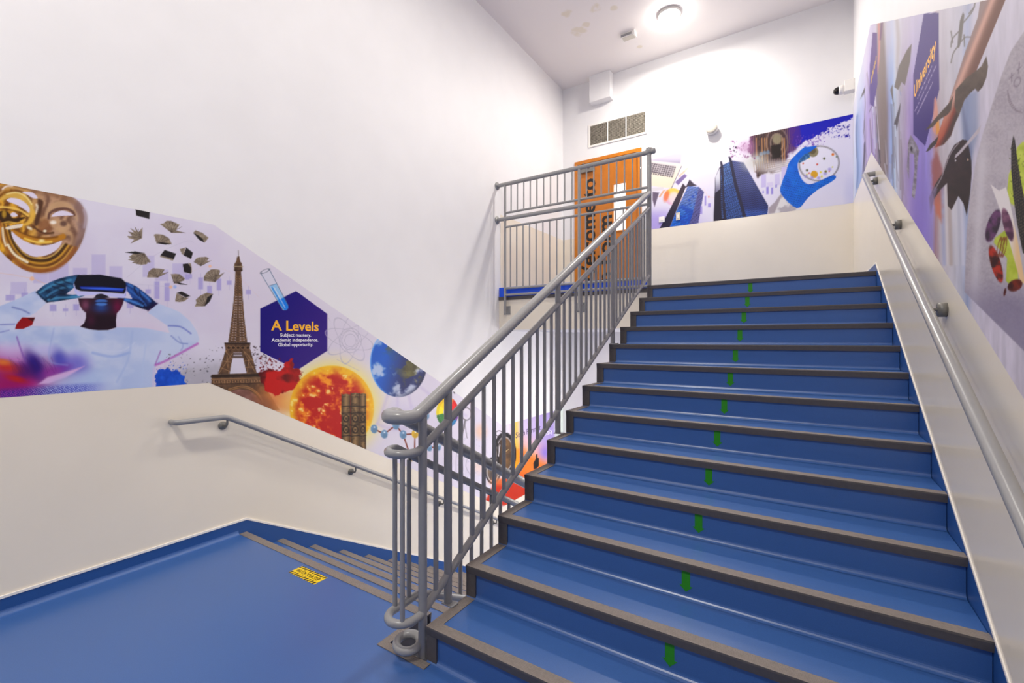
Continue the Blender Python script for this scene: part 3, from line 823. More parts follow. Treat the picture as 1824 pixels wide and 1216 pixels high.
    F([(400, 420), (430, 480), (400, 570), (330, 620), (270, 610), (330, 560), (370, 480)], gd, 2.5, .9)
    F([(520, 540), (590, 560), (640, 640), (600, 700), (520, 720), (440, 690), (470, 620)], (140, 88, 52), 4, .8)
    L([(400, 630), (480, 690), (560, 715), (640, 705)], 3.5, (84, 48, 24), 1.6, .9)
    cv.ell(*crop([(540, 685)], K)[0], 3.2, 2.2, hl, 1, .95)
    # left cheek
    F([(-40, 470), (60, 440), (120, 480), (160, 530), (300, 515), (240, 560), (120, 590), (-40, 580)], (54, 30, 6), 1.4, .97)
    L([(-20, 395), (100, 400), (230, 430), (340, 500)], 3.5, (238, 196, 90), 1.2, .95)
    L([(-20, 420), (120, 430), (250, 470), (330, 520)], 2, (96, 56, 10), 1, .8)
    L([(0, 600), (100, 575), (210, 590), (300, 550)], 3, gd, 1.2, .85)
    cv.ell(*crop([(50, 480)], K)[0], 4, 7, (206, 160, 40), 2, .8)
    # right cheek
    F([(590, 570), (660, 545), (770, 560), (850, 620), (800, 690), (700, 680), (630, 640)], (206, 164, 120), 3, .85)
    cv.ell(*crop([(640, 580)], K)[0], 5.5, 3.2, (248, 238, 222), 1.8, .95)
    cv.ell(*crop([(765, 595)], K)[0], 6, 5, (92, 62, 52), 2.4, .85)
    L([(690, 670), (780, 700), (850, 720), (880, 780), (860, 900), (800, 1000)], 7, (206, 164, 116), 3, .7)
    L([(900, 700), (880, 850), (800, 980), (700, 1060)], 6, (118, 82, 66), 3.5, .6)
    # upper lip
    L([(110, 650), (220, 720), (350, 780), (500, 805), (650, 790), (760, 750)], 10, (190, 124, 26), 2, .95)
    L([(130, 640), (250, 700), (400, 755), (560, 770), (690, 755)], 3, (112, 62, 10), 1.6, .8)
    L([(300, 775), (420, 815), (500, 822), (620, 815)], 3.4, (252, 214, 90), 1.8, .95)
    cv.ell(*crop([(500, 800)], K)[0], 5, 2.6, (255, 240, 170), 2, .9)
    # lower folds of the grin
    arc = [(110, 640), (150, 780), (210, 890), (310, 985), (430, 1025), (570, 1020), (690, 955), (780, 850)]
    def grow(d): return [(x + (x - 440) * d * .0022, y + (y - 760) * d * .0030) for x, y in arc]
    L(grow(-12), 3, (240, 200, 96), 1.2, .9); L(grow(20), 7, (66, 38, 6), 2, .9); L(grow(60), 5, (214, 156, 44), 1.6, .9)
    L(grow(95), 6, (104, 58, 12), 2, .8); L(grow(125), 3.5, (230, 176, 70), 1.5, .8); L(grow(165), 8, (150, 84, 30), 3, .8)
    L([(95, 850), (160, 950), (240, 1010), (330, 1060)], 4.5, hl, 1.4, .95)
    L([(30, 650), (40, 760), (70, 860)], 4, hl, 1.4, .85); L([(-10, 640), (0, 800), (40, 920)], 4, (236, 176, 40), 2, .8)
    F([(70, 640), (170, 612), (270, 600), (255, 640), (180, 655), (90, 668)], (240, 226, 206), 1, .95)
    cv.ell(*crop([(355, 650)], K)[0], 5.5, 2.6, hl, 1.2, .9, rot=.5)
    cv.fill(crop([(80, 320), (130, 285), (230, 300), (310, 350), (355, 410), (350, 465), (300, 430), (200, 370)], K), lav, .8, sm=True)
    cv.fill(crop([(615, 510), (680, 455), (780, 440), (885, 492), (800, 500), (700, 505)], K), lav, .8, sm=True)
    cv.fill(crop([(270, 215), (390, 220), (455, 285), (400, 290), (330, 250)], K), lav, .9, sm=True)
    cv.fill(crop([(125, 480), (170, 460), (215, 500), (150, 515)], K), lav, .9, sm=True)
    cv.fill(crop([(140, 690), (200, 740), (290, 800), (400, 845), (520, 860), (640, 840), (745, 802), (700, 890), (600, 960), (480, 992), (380, 985), (280, 930), (200, 840), (150, 760)], K), lav, .8, sm=True)
    # ---- figure with headset
    fig = cv.part('printed_figure', 'printed person in a pale sweatshirt lifting hands to a headset')
    def shirt(u, v):
        n = fbm(u * .6, v, 30, 21)
        c = mixc((170, 188, 226), (206, 214, 236), sstep(.3, .72, n) * .8 + .1)
        c = mixc(c, (196, 208, 234), sstep(200, 270, u) * .5)
        c = mixc(c, (206, 170, 218), sstep(600, 630, v) * (1 - sstep(30, 75, u)) * .9)
        return c
    cv.fill([(-300, 590), (-60, 560), (0, 545), (30, 533), (63, 517.5), (83, 539), (63, 557), (51, 563), (37, 566), (28, 584), (59, 580.6), (142, 580.6), (150, 584), (175, 588), (200, 587), (207, 583), (239, 583.5), (260, 584.4), (302, 593), (298, 580), (281, 568), (264, 557), (279, 539), (319, 555), (339, 572), (351, 591), (355, 604), (352, 611), (315, 636), (277, 651), (274, 690), (274, 740), (-300, 760)], shirt, 1.1, pid=fig)
    cv.fill(crop([(200, 432), (315, 432), (290, 500), (210, 535), (135, 538), (150, 490)], (0, 480, 5.069)), (150, 12, 18), .8)
    cv.fill(crop([(245, 440), (315, 434), (300, 470)], (0, 480, 5.069)), (70, 8, 14), 1)
    blobs = [(40, 668, 95, 34, (150, 40, 130), .75, -.1), (0, 690, 80, 24, (176, 12, 110), .95, 0), (20, 676, 60, 22, (150, 10, 90), .8, -.2), (62, 650, 15, 30, (38, 18, 120), .95, -.45), (44, 660, 22, 14, (60, 14, 100), .7, .2), (108, 642, 15, 26, (66, 66, 178), .85, -.5), (135, 648, 26, 22, (110, 104, 204), .8, 0), (98, 660, 30, 10, (140, 40, 150), .7, -.25), (5, 652, 30, 12, (206, 46, 16), .95, .2), (2, 645, 18, 6, (240, 140, 26), .95, .1), (26, 674, 22, 6, (190, 30, 20), .9, .25), (-60, 670, 70, 50, (160, 30, 110), .9, 0)]
    for b_ in blobs: cv.blob(*b_[:4], b_[4], b_[5], b_[6])
    cv.blob(78, 622, 26, 10, (196, 186, 232), .6, 0)
    for i in range(26):
        x = 16 + i * 3.0; cv.line([(x, 636 + (i % 5) * 3), (x + 9, 664 - (i % 4) * 3)], 1.2, (60, 16, 92), .9, .28)
    cv.fill([(68, 684), (84, 672), (150, 652), (118, 672), (86, 683)], (226, 176, 222), 2.5, .95)
    cv.blob(150, 676, 70, 16, (176, 196, 232), .7, -.15)
    idx = cv.box(0, 215, 672, 712); uu, vv = cv.U[idx], cv.V[idx]
    fade = sstep(686 - (uu - 20) * .06, 700 - (uu - 20) * .08, vv) * (1 - sstep(130, 205, uu)) * (1 - .0 * uu)
    cv.put(idx, fade * .85, lambda u, v: mixc((50, 34, 140), (66, 76, 190), sstep(40, 140, u)))
    dots = (np.sin((uu + vv * .45) * 1.15) * np.sin((vv - uu * .28) * 1.5) > .25)
    cv.put(idx[dots], fade[dots] * .9, lambda u, v: mixc((170, 60, 170), (196, 206, 240), sstep(30, 90, u)))
    for P, w, col, a in (([(96, 585), (88, 640), (120, 650)], 3, (150, 168, 220), .4), ([(30, 600), (38, 625), (44, 640)], 3, (120, 70, 170), .6), ([(22, 547), (40, 552), (52, 558)], 2.5, (96, 108, 178), .7), ([(0, 578), (26, 577)], 2, (110, 118, 190), .8), ([(0, 592), (16, 588)], 2, (120, 126, 196), .7), ([(-2, 634), (20, 638), (36, 642)], 2, (200, 120, 190), .8),
                        ([(165, 628), (200, 635), (230, 628)], 5, (146, 170, 224), .6), ([(145, 606), (175, 622), (215, 625), (240, 610)], 2.5, (206, 214, 238), .7), ([(236, 590), (228, 640), (208, 680)], 4, (166, 186, 226), .55), ([(262, 600), (256, 640), (252, 690)], 3, (184, 200, 232), .7), ([(300, 580), (322, 582), (340, 594)], 2.2, (104, 116, 196), .9), ([(305, 598), (320, 610), (334, 612)], 2, (120, 136, 200), .8), ([(318, 600), (326, 615), (322, 624)], 2, (140, 156, 210), .7), ([(277, 650), (300, 640), (352, 612)], 4, (186, 92, 186), .75), ([(277, 648), (286, 625)], 2, (140, 60, 160), .6), ([(272, 690), (274, 655)], 2.5, (214, 196, 226), .8)):
        cv.line(P, w, col, 1.6, a)
    KM = (50, 470, 5.2875)
    cv.fill(crop([(75, 262), (150, 200), (220, 165), (300, 135), (380, 115), (450, 103), (485, 100), (430, 180), (442, 215), (400, 250), (355, 283), (420, 290), (500, 285), (530, 300), (460, 322), (350, 340), (250, 355), (175, 362), (120, 320)], KM), lambda u, v: mixc((16, 40, 70), (40, 96, 142), sstep(.3, .7, fbm(u, v, 22, 41))), .9, pid=fig)
    cv.fill(crop([(880, 158), (950, 178), (1020, 210), (1100, 270), (1160, 320), (1215, 370), (1180, 410), (1130, 437), (1050, 415), (960, 375), (900, 345), (840, 318), (900, 318), (985, 332), (960, 290), (930, 250)], KM), lambda u, v: mixc((10, 16, 52), (34, 74, 150), sstep(.3, .7, fbm(u, v, 22, 47))), .9, pid=fig)
    for P, w, col, a in (([(110, 270), (200, 215), (300, 175), (400, 150)], 4, (70, 146, 186), .8), ([(180, 300), (240, 260), (320, 225), (400, 215)], 4, (62, 132, 176), .75), ([(190, 340), (280, 320), (380, 315), (480, 305)], 4, (76, 154, 196), .75),
                         ([(230, 210), (290, 235), (330, 255)], 1.6, (8, 20, 40), .9), ([(250, 180), (320, 200), (370, 225)], 1.6, (8, 20, 40), .9), ([(320, 150), (370, 175), (420, 190)], 1.6, (8, 20, 40), .9), ([(210, 330), (280, 285), (360, 280)], 1.6, (8, 22, 44), .9), ([(80, 265), (150, 330), (180, 358)], 2.4, (10, 24, 48), .8),
                         ([(950, 195), (1030, 240), (1100, 300), (1150, 350)], 4, (64, 126, 206), .8), ([(940, 225), (1000, 280), (1060, 330), (1110, 390)], 3.4, (50, 108, 190), .75), ([(920, 335), (1000, 360), (1080, 395)], 3.4, (80, 150, 226), .8),
                         ([(1000, 215), (1010, 260), (1040, 300)], 1.6, (6, 8, 34), .9), ([(1050, 250), (1060, 300), (1090, 340)], 1.6, (6, 8, 34), .9), ([(985, 330), (1040, 345), (1090, 372)], 1.6, (6, 8, 34), .9), ([(1215, 372), (1170, 400), (1130, 436)], 2.6, (40, 14, 60), .9)):
        cv.line(crop(P, KM), w, col, 1.8, a)
    def face(u, v):
        c = np.full((len(u), 3), 0.) + np.array((44, 16, 30))
        c = mixc(c, (120, 62, 88), np.exp(-((u - 152) / 8) ** 2 - ((v - 543) / 10) ** 2))
        c = mixc(c, (104, 10, 56), np.exp(-((u - 209) / 9) ** 2 - ((v - 546) / 13) ** 2))
        c = mixc(c, (36, 66, 132), np.exp(-((u - 180) / 14) ** 2 - ((v - 548) / 9) ** 2))
        c = mixc(c, (24, 8, 24), sstep(556, 566, v) * .6)
        return mixc(c, (84, 26, 56), np.exp(-((u - 162) / 7) ** 2 - ((v - 570) / 10) ** 2) * .6)
    cv.fill([(139, 531), (221, 531), (219, 541), (215, 550), (208, 558), (206.5, 570), (207, 583), (192, 587.6), (175, 588), (158, 586), (143, 581.6), (150, 575), (153, 566), (153, 557), (147, 552), (142, 544)], face, 1.1, pid=fig)
    cv.ell(180.5, 536, 11, 3.2, (60, 104, 178), 1); cv.ell(180.5, 541.5, 10, 3, (70, 120, 196), 1); cv.line([(169, 538.5), (192, 538.5)], 1.4, (16, 22, 54), .6)
    cv.fill(crop([(620, 320), (650, 280), (720, 275), (765, 315), (690, 330)], (50, 470, 5.2875)), (30, 24, 40), 1.2)
    cv.fill(crop([(430, 185), (470, 255), (920, 280), (925, 300), (900, 322), (760, 303), (690, 278), (620, 292), (470, 302), (440, 272)], (50, 470, 5.2875)), (196, 196, 240), .8, pid=fig)
    cv.fill(crop([(470, 103), (680, 100), (880, 135), (920, 175), (928, 240), (905, 278), (690, 262), (500, 255), (450, 235), (432, 180)], (50, 470, 5.2875)), (9, 8, 26), .9, pid=fig)
    cv.fill(crop([(485, 210), (700, 215), (905, 232), (890, 262), (700, 245), (500, 232)], (50, 470, 5.2875)), lambda u, v: mixc((20, 36, 150), (54, 104, 240), np.exp(-((v - 514) / 2.5) ** 2)), 1.6, .95)
    cv.line(crop([(432, 190), (445, 262)], (50, 470, 5.2875)), 1.4, (190, 190, 236)); cv.line(crop([(928, 215), (915, 300)], (50, 470, 5.2875)), 1.4, (150, 150, 220))
    # ---- powder and smoke
    idx = cv.box(292, 480, 620, 695); uu, vv = cv.U[idx], cv.V[idx]
    sm = fbm(uu, vv, 26, 61) * np.exp(-((vv - 672) / 26) ** 2) * (np.exp(-((uu - 335) / 34) ** 2) + .9 * np.exp(-((uu - 385) / 26) ** 2) + .5 * np.exp(-((uu - 455) / 22) ** 2 - ((vv - 640) / 18) ** 2))
    cv.put(idx, np.clip(sm * 1.5, 0, .8), (168, 164, 172))
    cv.specks(290, 630, 370, 690, 70, (60, 56, 62), .4, 1.3, 7, .7); cv.specks(365, 615, 400, 680, 30, (60, 56, 62), .4, 1.4, 9, .7); cv.specks(440, 615, 478, 660, 60, (52, 34, 40), .4, 1.6, 10, .7)
    pid = cv.part('printed_powder', 'cloud of blue powder')
    cv.fill([(276, 700), (276, 670), (284, 658), (296, 655), (306, 660), (318, 657), (326, 668), (332, 682), (338, 700)], lambda u, v: mixc((16, 62, 176), (34, 104, 226), fbm(u, v, 8, 71)), .8, pid=pid, rag=5, rs=6)
    cv.specks(278, 645, 335, 690, 60, (22, 78, 206), .4, 1.5, 13)
    # ---- flying books
    K = (220, 360, 6.4)
    tan = lambda seed: (lambda u, v: mixc((104, 90, 76), (176, 160, 138), fbm(u, v, 5, seed)))
    def book(label, pages=None, cover=None, hub=None, tips=()):
        pid = cv.part('printed_book', label)
        if pages: cv.fill(crop(pages, K), tan(len(cv.names)), .6, pid=pid)
        if hub:
            h_ = crop([hub], K)[0]
            for tp in tips: cv.line([h_, crop([tp], K)[0]], .7, (70, 58, 50), .5, .75, pid)
        if cover: cv.fill(crop(cover, K), (32, 27, 28), .6, pid=pid)
    book('closed black book at the top edge', None, [(135, 80), (300, 108), (297, 192), (145, 152)])
    book('open book fanned upward', [(415, 248), (460, 240), (490, 212), (540, 212), (640, 255), (600, 320), (705, 350), (545, 350)], None, (545, 345), [(440, 250), (480, 225), (520, 218), (560, 222), (600, 240), (628, 262), (665, 280), (690, 345)])
    book('open book with splayed pages', [(45, 385), (100, 385), (55, 335), (115, 345), (80, 300), (140, 330), (130, 280), (170, 340), (215, 290), (212, 410), (85, 470), (120, 425), (60, 410)], None, (200, 405), [(50, 390), (60, 335), (85, 300), (130, 285), (165, 300), (90, 460)])
    book('tilted open book', [(345, 370), (370, 362), (450, 370), (520, 410), (550, 478), (470, 480), (375, 465)], [(375, 465), (440, 455), (550, 478), (470, 484)], (400, 465), [(360, 375), (400, 370), (440, 378), (480, 395), (520, 420)])
    book('half open book standing on edge', [(795, 350), (820, 320), (900, 350), (970, 405), (925, 462)], [(795, 350), (850, 375), (900, 415), (925, 462), (860, 428)])
    book('closed black book with pale edge', [(420, 605), (418, 622), (562, 667), (572, 650)], [(470, 543), (600, 587), (572, 650), (420, 605)])
    book('black book with pages opening left', [(640, 535), (665, 528), (705, 515), (690, 605), (665, 590)], [(715, 515), (792, 575), (770, 648), (685, 605)])
    book('large open book with black cover above', [(60, 620), (110, 590), (240, 580), (312, 682), (275, 685), (270, 705), (200, 715), (95, 690), (125, 675), (50, 655), (90, 640)], [(18, 570), (130, 560), (238, 578), (140, 594)], (235, 585), [(70, 630), (70, 655), (110, 690), (150, 705), (200, 714), (250, 705), (290, 690)])
    book('small open book seen from below', [(268, 856), (285, 790), (335, 750), (400, 755), (470, 765), (440, 810), (512, 795), (390, 860)], None, (390, 855), [(285, 800), (320, 765), (350, 752), (390, 760), (430, 765), (460, 770), (510, 797)])
    book('open book with flat cover', [(540, 820), (590, 815), (640, 820), (700, 870), (690, 890), (630, 915), (730, 942), (575, 925)], [(600, 915), (640, 915), (730, 942), (640, 938)], (575, 922), [(550, 825), (590, 820), (630, 825), (665, 845), (695, 870), (690, 890)])
    book('standing black book', [(740, 692), (770, 700), (782, 790), (768, 815)], [(675, 705), (735, 697), (768, 740), (768, 815), (690, 795)])
    book('small fan of pages', [(800, 680), (830, 640), (860, 628), (940, 622), (975, 640), (950, 670), (1000, 665), (880, 730)], None, (882, 725), [(805, 680), (830, 650), (860, 635), (900, 628), (940, 630), (990, 668)])
    book('wide fan of pages', [(915, 895), (915, 850), (950, 800), (1000, 765), (1060, 762), (1100, 775), (1090, 830), (1150, 800), (1045, 912)], None, (1045, 905), [(920, 850), (935, 820), (960, 795), (1000, 775), (1040, 768), (1075, 770), (1098, 785), (1145, 805)])
    book('upturned book with black spine', [(588, 1130), (605, 1035), (700, 1085), (745, 1090), (690, 1130), (640, 1137)], [(605, 1032), (665, 1015), (762, 1070), (710, 1084)], (690, 1080), [(600, 1125), (630, 1130), (660, 1130)])
    book('lowest flying book', [(812, 1190), (830, 1150), (825, 1110), (880, 1060), (950, 1030), (1020, 1045), (930, 1185)], [(1020, 1045), (985, 1130), (925, 1188), (955, 1085)], (930, 1180), [(825, 1165), (830, 1120), (860, 1080), (900, 1060), (940, 1050)])
    # ---- lattice tower
    pid = cv.part('printed_tower', 'brown iron lattice tower'); K = (360, 440, 4.343)
    iron = lambda u, v: mixc((58, 40, 30), (128, 94, 66), fbm(u, v, 5, 81))
    cv.line(crop([(279, 25), (280, 75)], K), 1.0, (70, 54, 46), .5, pid=pid)
    cv.fill(crop([(272, 72), (288, 72), (296, 112), (308, 125), (312, 182), (302, 190), (306, 250), (315, 400), (328, 560), (350, 738), (202, 738), (232, 520), (248, 370), (256, 230), (258, 190), (247, 180), (249, 130), (262, 112)], K), iron, .7, pid=pid)
    cv.line(crop([(247, 150), (313, 150)], K), 1.6, (170, 150, 120), .6); cv.line(crop([(250, 178), (310, 178)], K), 1.2, (40, 28, 22), .6)
    for i in range(26):
        t0 = i / 26; t1 = (i + 1) / 26
        yl, yh = 215 + t0 * 515, 215 + t1 * 515
        e0 = lambda q: 258 - 52 * q ** 1.7; e1 = lambda q: 304 + 44 * q ** 1.7; m0 = lambda q: 277
        for A, B in (((e0(t0), yl), (m0(t1), yh)), ((m0(t0), yl), (e0(t1), yh)), ((m0(t0), yl), (e1(t1), yh)), ((e1(t0), yl), (m0(t1), yh))):
            cv.line(crop([A, B], K), .6, (178, 140, 100), .5, .6)
        if i > 7:
            for fx in (.3, .7):
                x = (e0(t0) + (m0(t0) - e0(t0)) * fx, m0(t0) + (e1(t0) - m0(t0)) * fx)
                for xx in x: cv.ell(*crop([(xx, (yl + yh) / 2)], K)[0], .9 + t0 * .5, 1.1, (196, 186, 196), .5, .55)
    cv.line(crop([(277, 200), (277, 738)], K), 2.2, (82, 58, 40), .8, .8)
    cv.fill(crop([(185, 785), (372, 785), (425, 978), (345, 978), (308, 815), (243, 815), (213, 980), (122, 984)], K), iron, .7, pid=pid)
    cv.rect(*crop([(238, 818)], K)[0], *crop([(318, 858)], K)[0], (84, 66, 56), .9, .7); cv.rect(*crop([(245, 832)], K)[0], *crop([(310, 842)], K)[0], (196, 190, 204), .8, .5)
    cv.fill(crop([(172, 742), (374, 742), (366, 795), (182, 795)], K), iron, .7, pid=pid)
    cv.rect(*crop([(172, 738)], K)[0], *crop([(374, 752)], K)[0], (52, 36, 28), .95, .7)
    for i in range(5): cv.ell(*crop([(205 + i * 37, 778)], K)[0], 3.2, 2.6, (50, 34, 26), .6, .9); cv.ell(*crop([(205 + i * 37, 778)], K)[0], 3.4, 2.8, (164, 122, 84), .5, .8, ring=.8)
    for A, B in (((188, 800), (205, 975)), ((235, 820), (130, 975)), ((160, 880), (222, 890)), ((180, 800), (235, 870)), ((140, 930), (215, 960)), ((325, 810), (415, 975)), ((368, 800), (350, 975)), ((330, 880), (395, 870)), ((335, 930), (405, 925)), ((320, 800), (395, 880))): cv.line(crop([A, B], K), .9, (176, 134, 92), .5, .85)
    cv.fill(crop([(75, 985), (455, 970), (458, 1010), (475, 1060), (600, 1260), (440, 1260), (70, 1055)], K), iron, .8, pid=pid)
    cv.line(crop([(75, 1000), (455, 988)], K), 4.5, (44, 32, 26), .8, .9); cv.line(crop([(72, 1022), (458, 1012)], K), 1.6, (150, 110, 76), .6)
    for i in range(18): cv.line(crop([(85 + i * 21, 1030 - i * .5), (95 + i * 21, 1052 - i * .3)], K), 1.0, (176, 132, 90), .5, .8); cv.line(crop([(95 + i * 21, 1030 - i * .5), (85 + i * 21, 1052 - i * .3)], K), 1.0, (176, 132, 90), .5, .7)
    cv.line(crop([(72, 1060), (465, 1050)], K), 1.6, (60, 40, 30), .6)
    cv.fill(crop([(220, 1115), (290, 1098), (360, 1105), (420, 1150), (455, 1200), (470, 1260), (300, 1260)], K), lambda u, v: mixc((170, 120, 110), (96, 60, 50), fbm(u, v, 10, 83)), 1.2, .9)
    for r in (0, 12): cv.line(crop([(205, 1110 - r), (290, 1088 - r), (365, 1095 - r), (430, 1140 - r), (470, 1200 - r)], K), 1.4, (176, 126, 78), .6, .9)
    # ---- sun glow, red powder
    idx = cv.box(440, 760, 590, 810); uu, vv = cv.U[idx], cv.V[idx]
    d = np.hypot(uu - 591, vv - 727) - 76
    cv.put(idx, np.clip(1 - d / 34, 0, 1) * (d > -3) * .8, lambda u, v: mixc((246, 226, 120), (238, 226, 190), np.clip((np.hypot(u - 591, v - 727) - 76) / 26, 0, 1)))
    cv.blob(497, 712, 42, 26, (226, 132, 62), .9, .4); cv.blob(520, 716, 24, 18, (246, 196, 110), .6, 0); cv.blob(470, 716, 20, 12, (150, 90, 60), .7, .3); cv.blob(525, 745, 26, 10, (246, 224, 180), .7, .4)
    # ---- hexagon
    pid = cv.part('printed_hexagon', 'deep blue hexagon carrying lettering')
    cv.fill([(527.3, 518), (582.8, 558.7), (582.8, 624.8), (530, 659), (463.6, 626), (463.6, 549.5)], lambda u, v: mixc((20, 4, 116), (46, 10, 122), sstep(.0, 1.0, (u - 463) / 130 + (v - 560) / 240)), .5, pid=pid)
    pid = cv.part('printed_powder', 'cloud of red powder')
    cv.fill(crop([(10, 300), (120, 235), (210, 265), (290, 230), (330, 170), (395, 120), (430, 235), (520, 275), (490, 390), (430, 480), (330, 520), (200, 570), (90, 520), (40, 430)], (460, 620, 6.755)), lambda u, v: mixc((196, 14, 10), (84, 6, 8), sstep(.4, .75, fbm(u, v, 16, 91)) * (1 - sstep(500, 528, u) * .6)), 1.4, .97, pid=pid, rag=6, rs=9)
    cv.specks(463, 635, 500, 662, 60, (110, 10, 14), .4, 1.7, 15); cv.specks(525, 655, 540, 680, 30, (130, 20, 14), .4, 1.4, 16)
    # ---- test tube
    pid = cv.part('printed_test_tube', 'glass test tube half full of blue liquid'); K = (360, 420, 4.053)
    cv.fill(crop([(422, 268), (485, 240), (620, 500), (622, 520), (606, 535), (585, 535)], K), (214, 212, 226), .7, .85, pid=pid)
    cv.fill(crop([(487, 362), (535, 345), (620, 500), (622, 520), (606, 536), (583, 534)], K), (150, 196, 234), .7, .95)
    cv.fill(crop([(545, 465), (592, 442), (620, 500), (622, 520), (606, 536), (590, 532)], K), (16, 124, 228), .8)
    cv.line(crop([(422, 268), (583, 534)], K), 1.1, (96, 120, 150), .5); cv.line(crop([(485, 240), (620, 500)], K), 1.1, (86, 108, 140), .5)
    cv.line(crop([(505, 372), (596, 530)], K), 2.2, (40, 136, 220), .8, .9); cv.line(crop([(520, 372), (600, 520)], K), 1, (236, 240, 248), .6, .9)
    cv.line(crop([(487, 360), (535, 345)], K), 1, (70, 110, 160), .5)
    cv.ell(*crop([(454, 254)], K)[0], 8.4, 2.6, (104, 112, 130), .5, 1, rot=-.42, ring=.9)
    # ---- atom drawing
    pid = cv.part('printed_atom', 'thin grey line drawing of an atom'); g = (186, 180, 196)
    for r in (10, 15, 19.5): cv.ell(624, 606, r, r * 1.12, g, .5, .9, ring=.9, pid=pid)
    for rt in (.3, 1.0, 1.75, 2.55): cv.ell(622, 604, 44, 15, g, .5, .8, rot=rt, ring=.8, pid=pid)
    for a, b_ in (((585, 566), (588, 572)), ((600, 640), (640, 660))): cv.line([a, b_], .8, g, .5, .7)
    # ---- sun
    pid = cv.part('printed_sun', 'fiery orange sun')
    def sun(u, v):
        r = np.hypot((u - 591) / 75, (v - 727) / 76); n = fbm(u, v, 20, 101, 5); n2 = fbm(u, v, 8, 111, 3)
        c = mixc((190, 16, 4), (250, 150, 22), sstep(.44, .68, n * .6 + n2 * .4 + (r - .55) * .25))
        c = mixc(c, (248, 196, 30), sstep(.66, .98, r + .10 * (n2 - .5)) * .9)
        c = mixc(c, (252, 238, 170), sstep(.70, .80, n2) * .6)
        return mixc(c, (250, 190, 24), sstep(632, 668, u) * .5)
    cv.ell(591, 727, 75, 76, sun, 1.4, pid=pid)
    for i, (x0, x1, yt) in enumerate(((609, 624, 701), (625.2, 640.2, 699), (641.2, 652, 700))):
        pid = cv.part('printed_book_spine', 'antique leather book spine')
        w = (x1 - x0) / 2; cx = (x0 + x1) / 2
        cv.fill([(x0, yt + 1.5), (cx, yt), (x1, yt + 1.5), (x1, 830), (x0, 830)], lambda u, v, cx=cx, w=w: mixc(mixc((60, 42, 24), (156, 122, 78), np.clip(1 - np.abs((u - cx) / w), 0, 1) ** .7), (48, 34, 20), sstep(.5, .75, fbm(u, v, 5, 121)) * .6), .5, pid=pid)
        for yy in (723.5, 735.5, 757 if i < 2 else 752, 776): cv.line([(x0, yy + .5), (x1, yy - .5)], 1.5, (36, 24, 14), .5)
        for yy in (745, 765): cv.ell(cx, yy, w * .62, 6, (42, 28, 16), .6, .9, ring=2.2); cv.ell(cx, yy, w * .25, 2.2, (60, 44, 24), .6, .8)
        for yy in (704, 730, 740): cv.line([(x0 + 1, yy), (x1 - 1, yy)], .7, (176, 144, 96), .5, .6)
        cv.line([(x0, yt), (x0, 830)], 1.2, (28, 20, 14), .5, .9)
    # ---- pale hand and globe
    hand = (196, 182, 214)
    for P in ([(690, 705), (680, 735), (672, 755)], [(708, 706), (708, 730)], [(728, 704), (733, 726)], [(672, 755), (700, 764), (735, 760)], [(750, 690), (790, 720), (830, 740)]): cv.line(P, 5, hand, 3, .5)
    cv.blob(712, 742, 44, 26, (204, 194, 222), .6, 0)
    pid = cv.part('printed_globe', 'blue planet with clouds cut by the edge of the print')
    def earth(u, v):
        r = np.hypot((u - 710) / 51, (v - 645) / 62); n = fbm(u, v, 17, 131, 5); n2 = fbm(u + v * .4, v - u * .3, 24, 137, 5)
        c = mixc((22, 92, 196), (38, 46, 100), sstep(680, 730, u + (v - 645) * .25))
        land = sstep(.47, .53, n + .22 * np.exp(-((u - 733) / 14) ** 2 - ((v - 655) / 22) ** 2) + .12 * np.exp(-((u - 693) / 5) ** 2 - ((v - 613) / 12) ** 2) - .12)
        c = mixc(c, mixc((62, 56, 38), (128, 124, 72), fbm(u, v, 9, 139)), land * np.clip(np.exp(-((u - 735) / 22) ** 2 - ((v - 655) / 30) ** 2) * 1.4 + np.exp(-((u - 693) / 9) ** 2 - ((v - 612) / 14) ** 2), 0, 1))
        c = mixc(c, (214, 220, 234), sstep(.54, .70, n2) * .8)
        c = mixc(c, (120, 180, 240), sstep(.93, 1.0, r) * (1 - sstep(665, 700, u)))
        return mixc(c, (24, 28, 64), sstep(.86, 1.02, r) * sstep(690, 740, u) * .8)
    cv.ell(710, 645, 51, 62, earth, .8, pid=pid)
    # ---- molecule
    pid = cv.part('printed_molecule', 'ball and stick molecule in blue and yellow'); rod = (126, 46, 22)
    at = {'a': (666.3, 763.6), 'b': (684.4, 772.8), 'c': (705.2, 757), 'd': (718, 773.7), 'e': (739.4, 772.2), 'f': (760, 740), 'g': (762, 771), 'h': (764.8, 797), 'i': (780.5, 795.6), 'j': (732, 815), 'k': (706, 742)}
    for p, q in ('ab', 'bc', 'cd', 'de', 'ef', 'eg', 'gh', 'hi', 'dj', 'ck'): cv.line([at[p], at[q]], 2.4, rod, .7, pid=pid)
    cv.line([(739.4, 772), (738.5, 800)], 2, rod, .6)
    for k_, p in at.items():
        big = 1 if k_ in 'abcde' else .8
        col = (224, 178, 48) if k_ == 'e' else ((200, 150, 60) if k_ == 'j' else (112, 150, 184))
        cv.ell(*p, 6.2 * big, 7.6 * big, col, .7, pid=pid); cv.ell(p[0] + 1, p[1] + 3, 4 * big, 4.5 * big, tuple(x * .86 for x in col), 2, .7); cv.ell(p[0] + .5, p[1] - 3, 1.4, 1.4, (226, 236, 244), .8, .9)
    # ---- colour wheel
    pid = cv.part('printed_colour_wheel', 'rainbow colour wheel'); cx, cy = 797, 734
    cols = [(226, 30, 30), (240, 120, 20), (244, 196, 10), (236, 210, 20), (60, 120, 60), (120, 190, 120), (40, 120, 170), (110, 60, 150)]
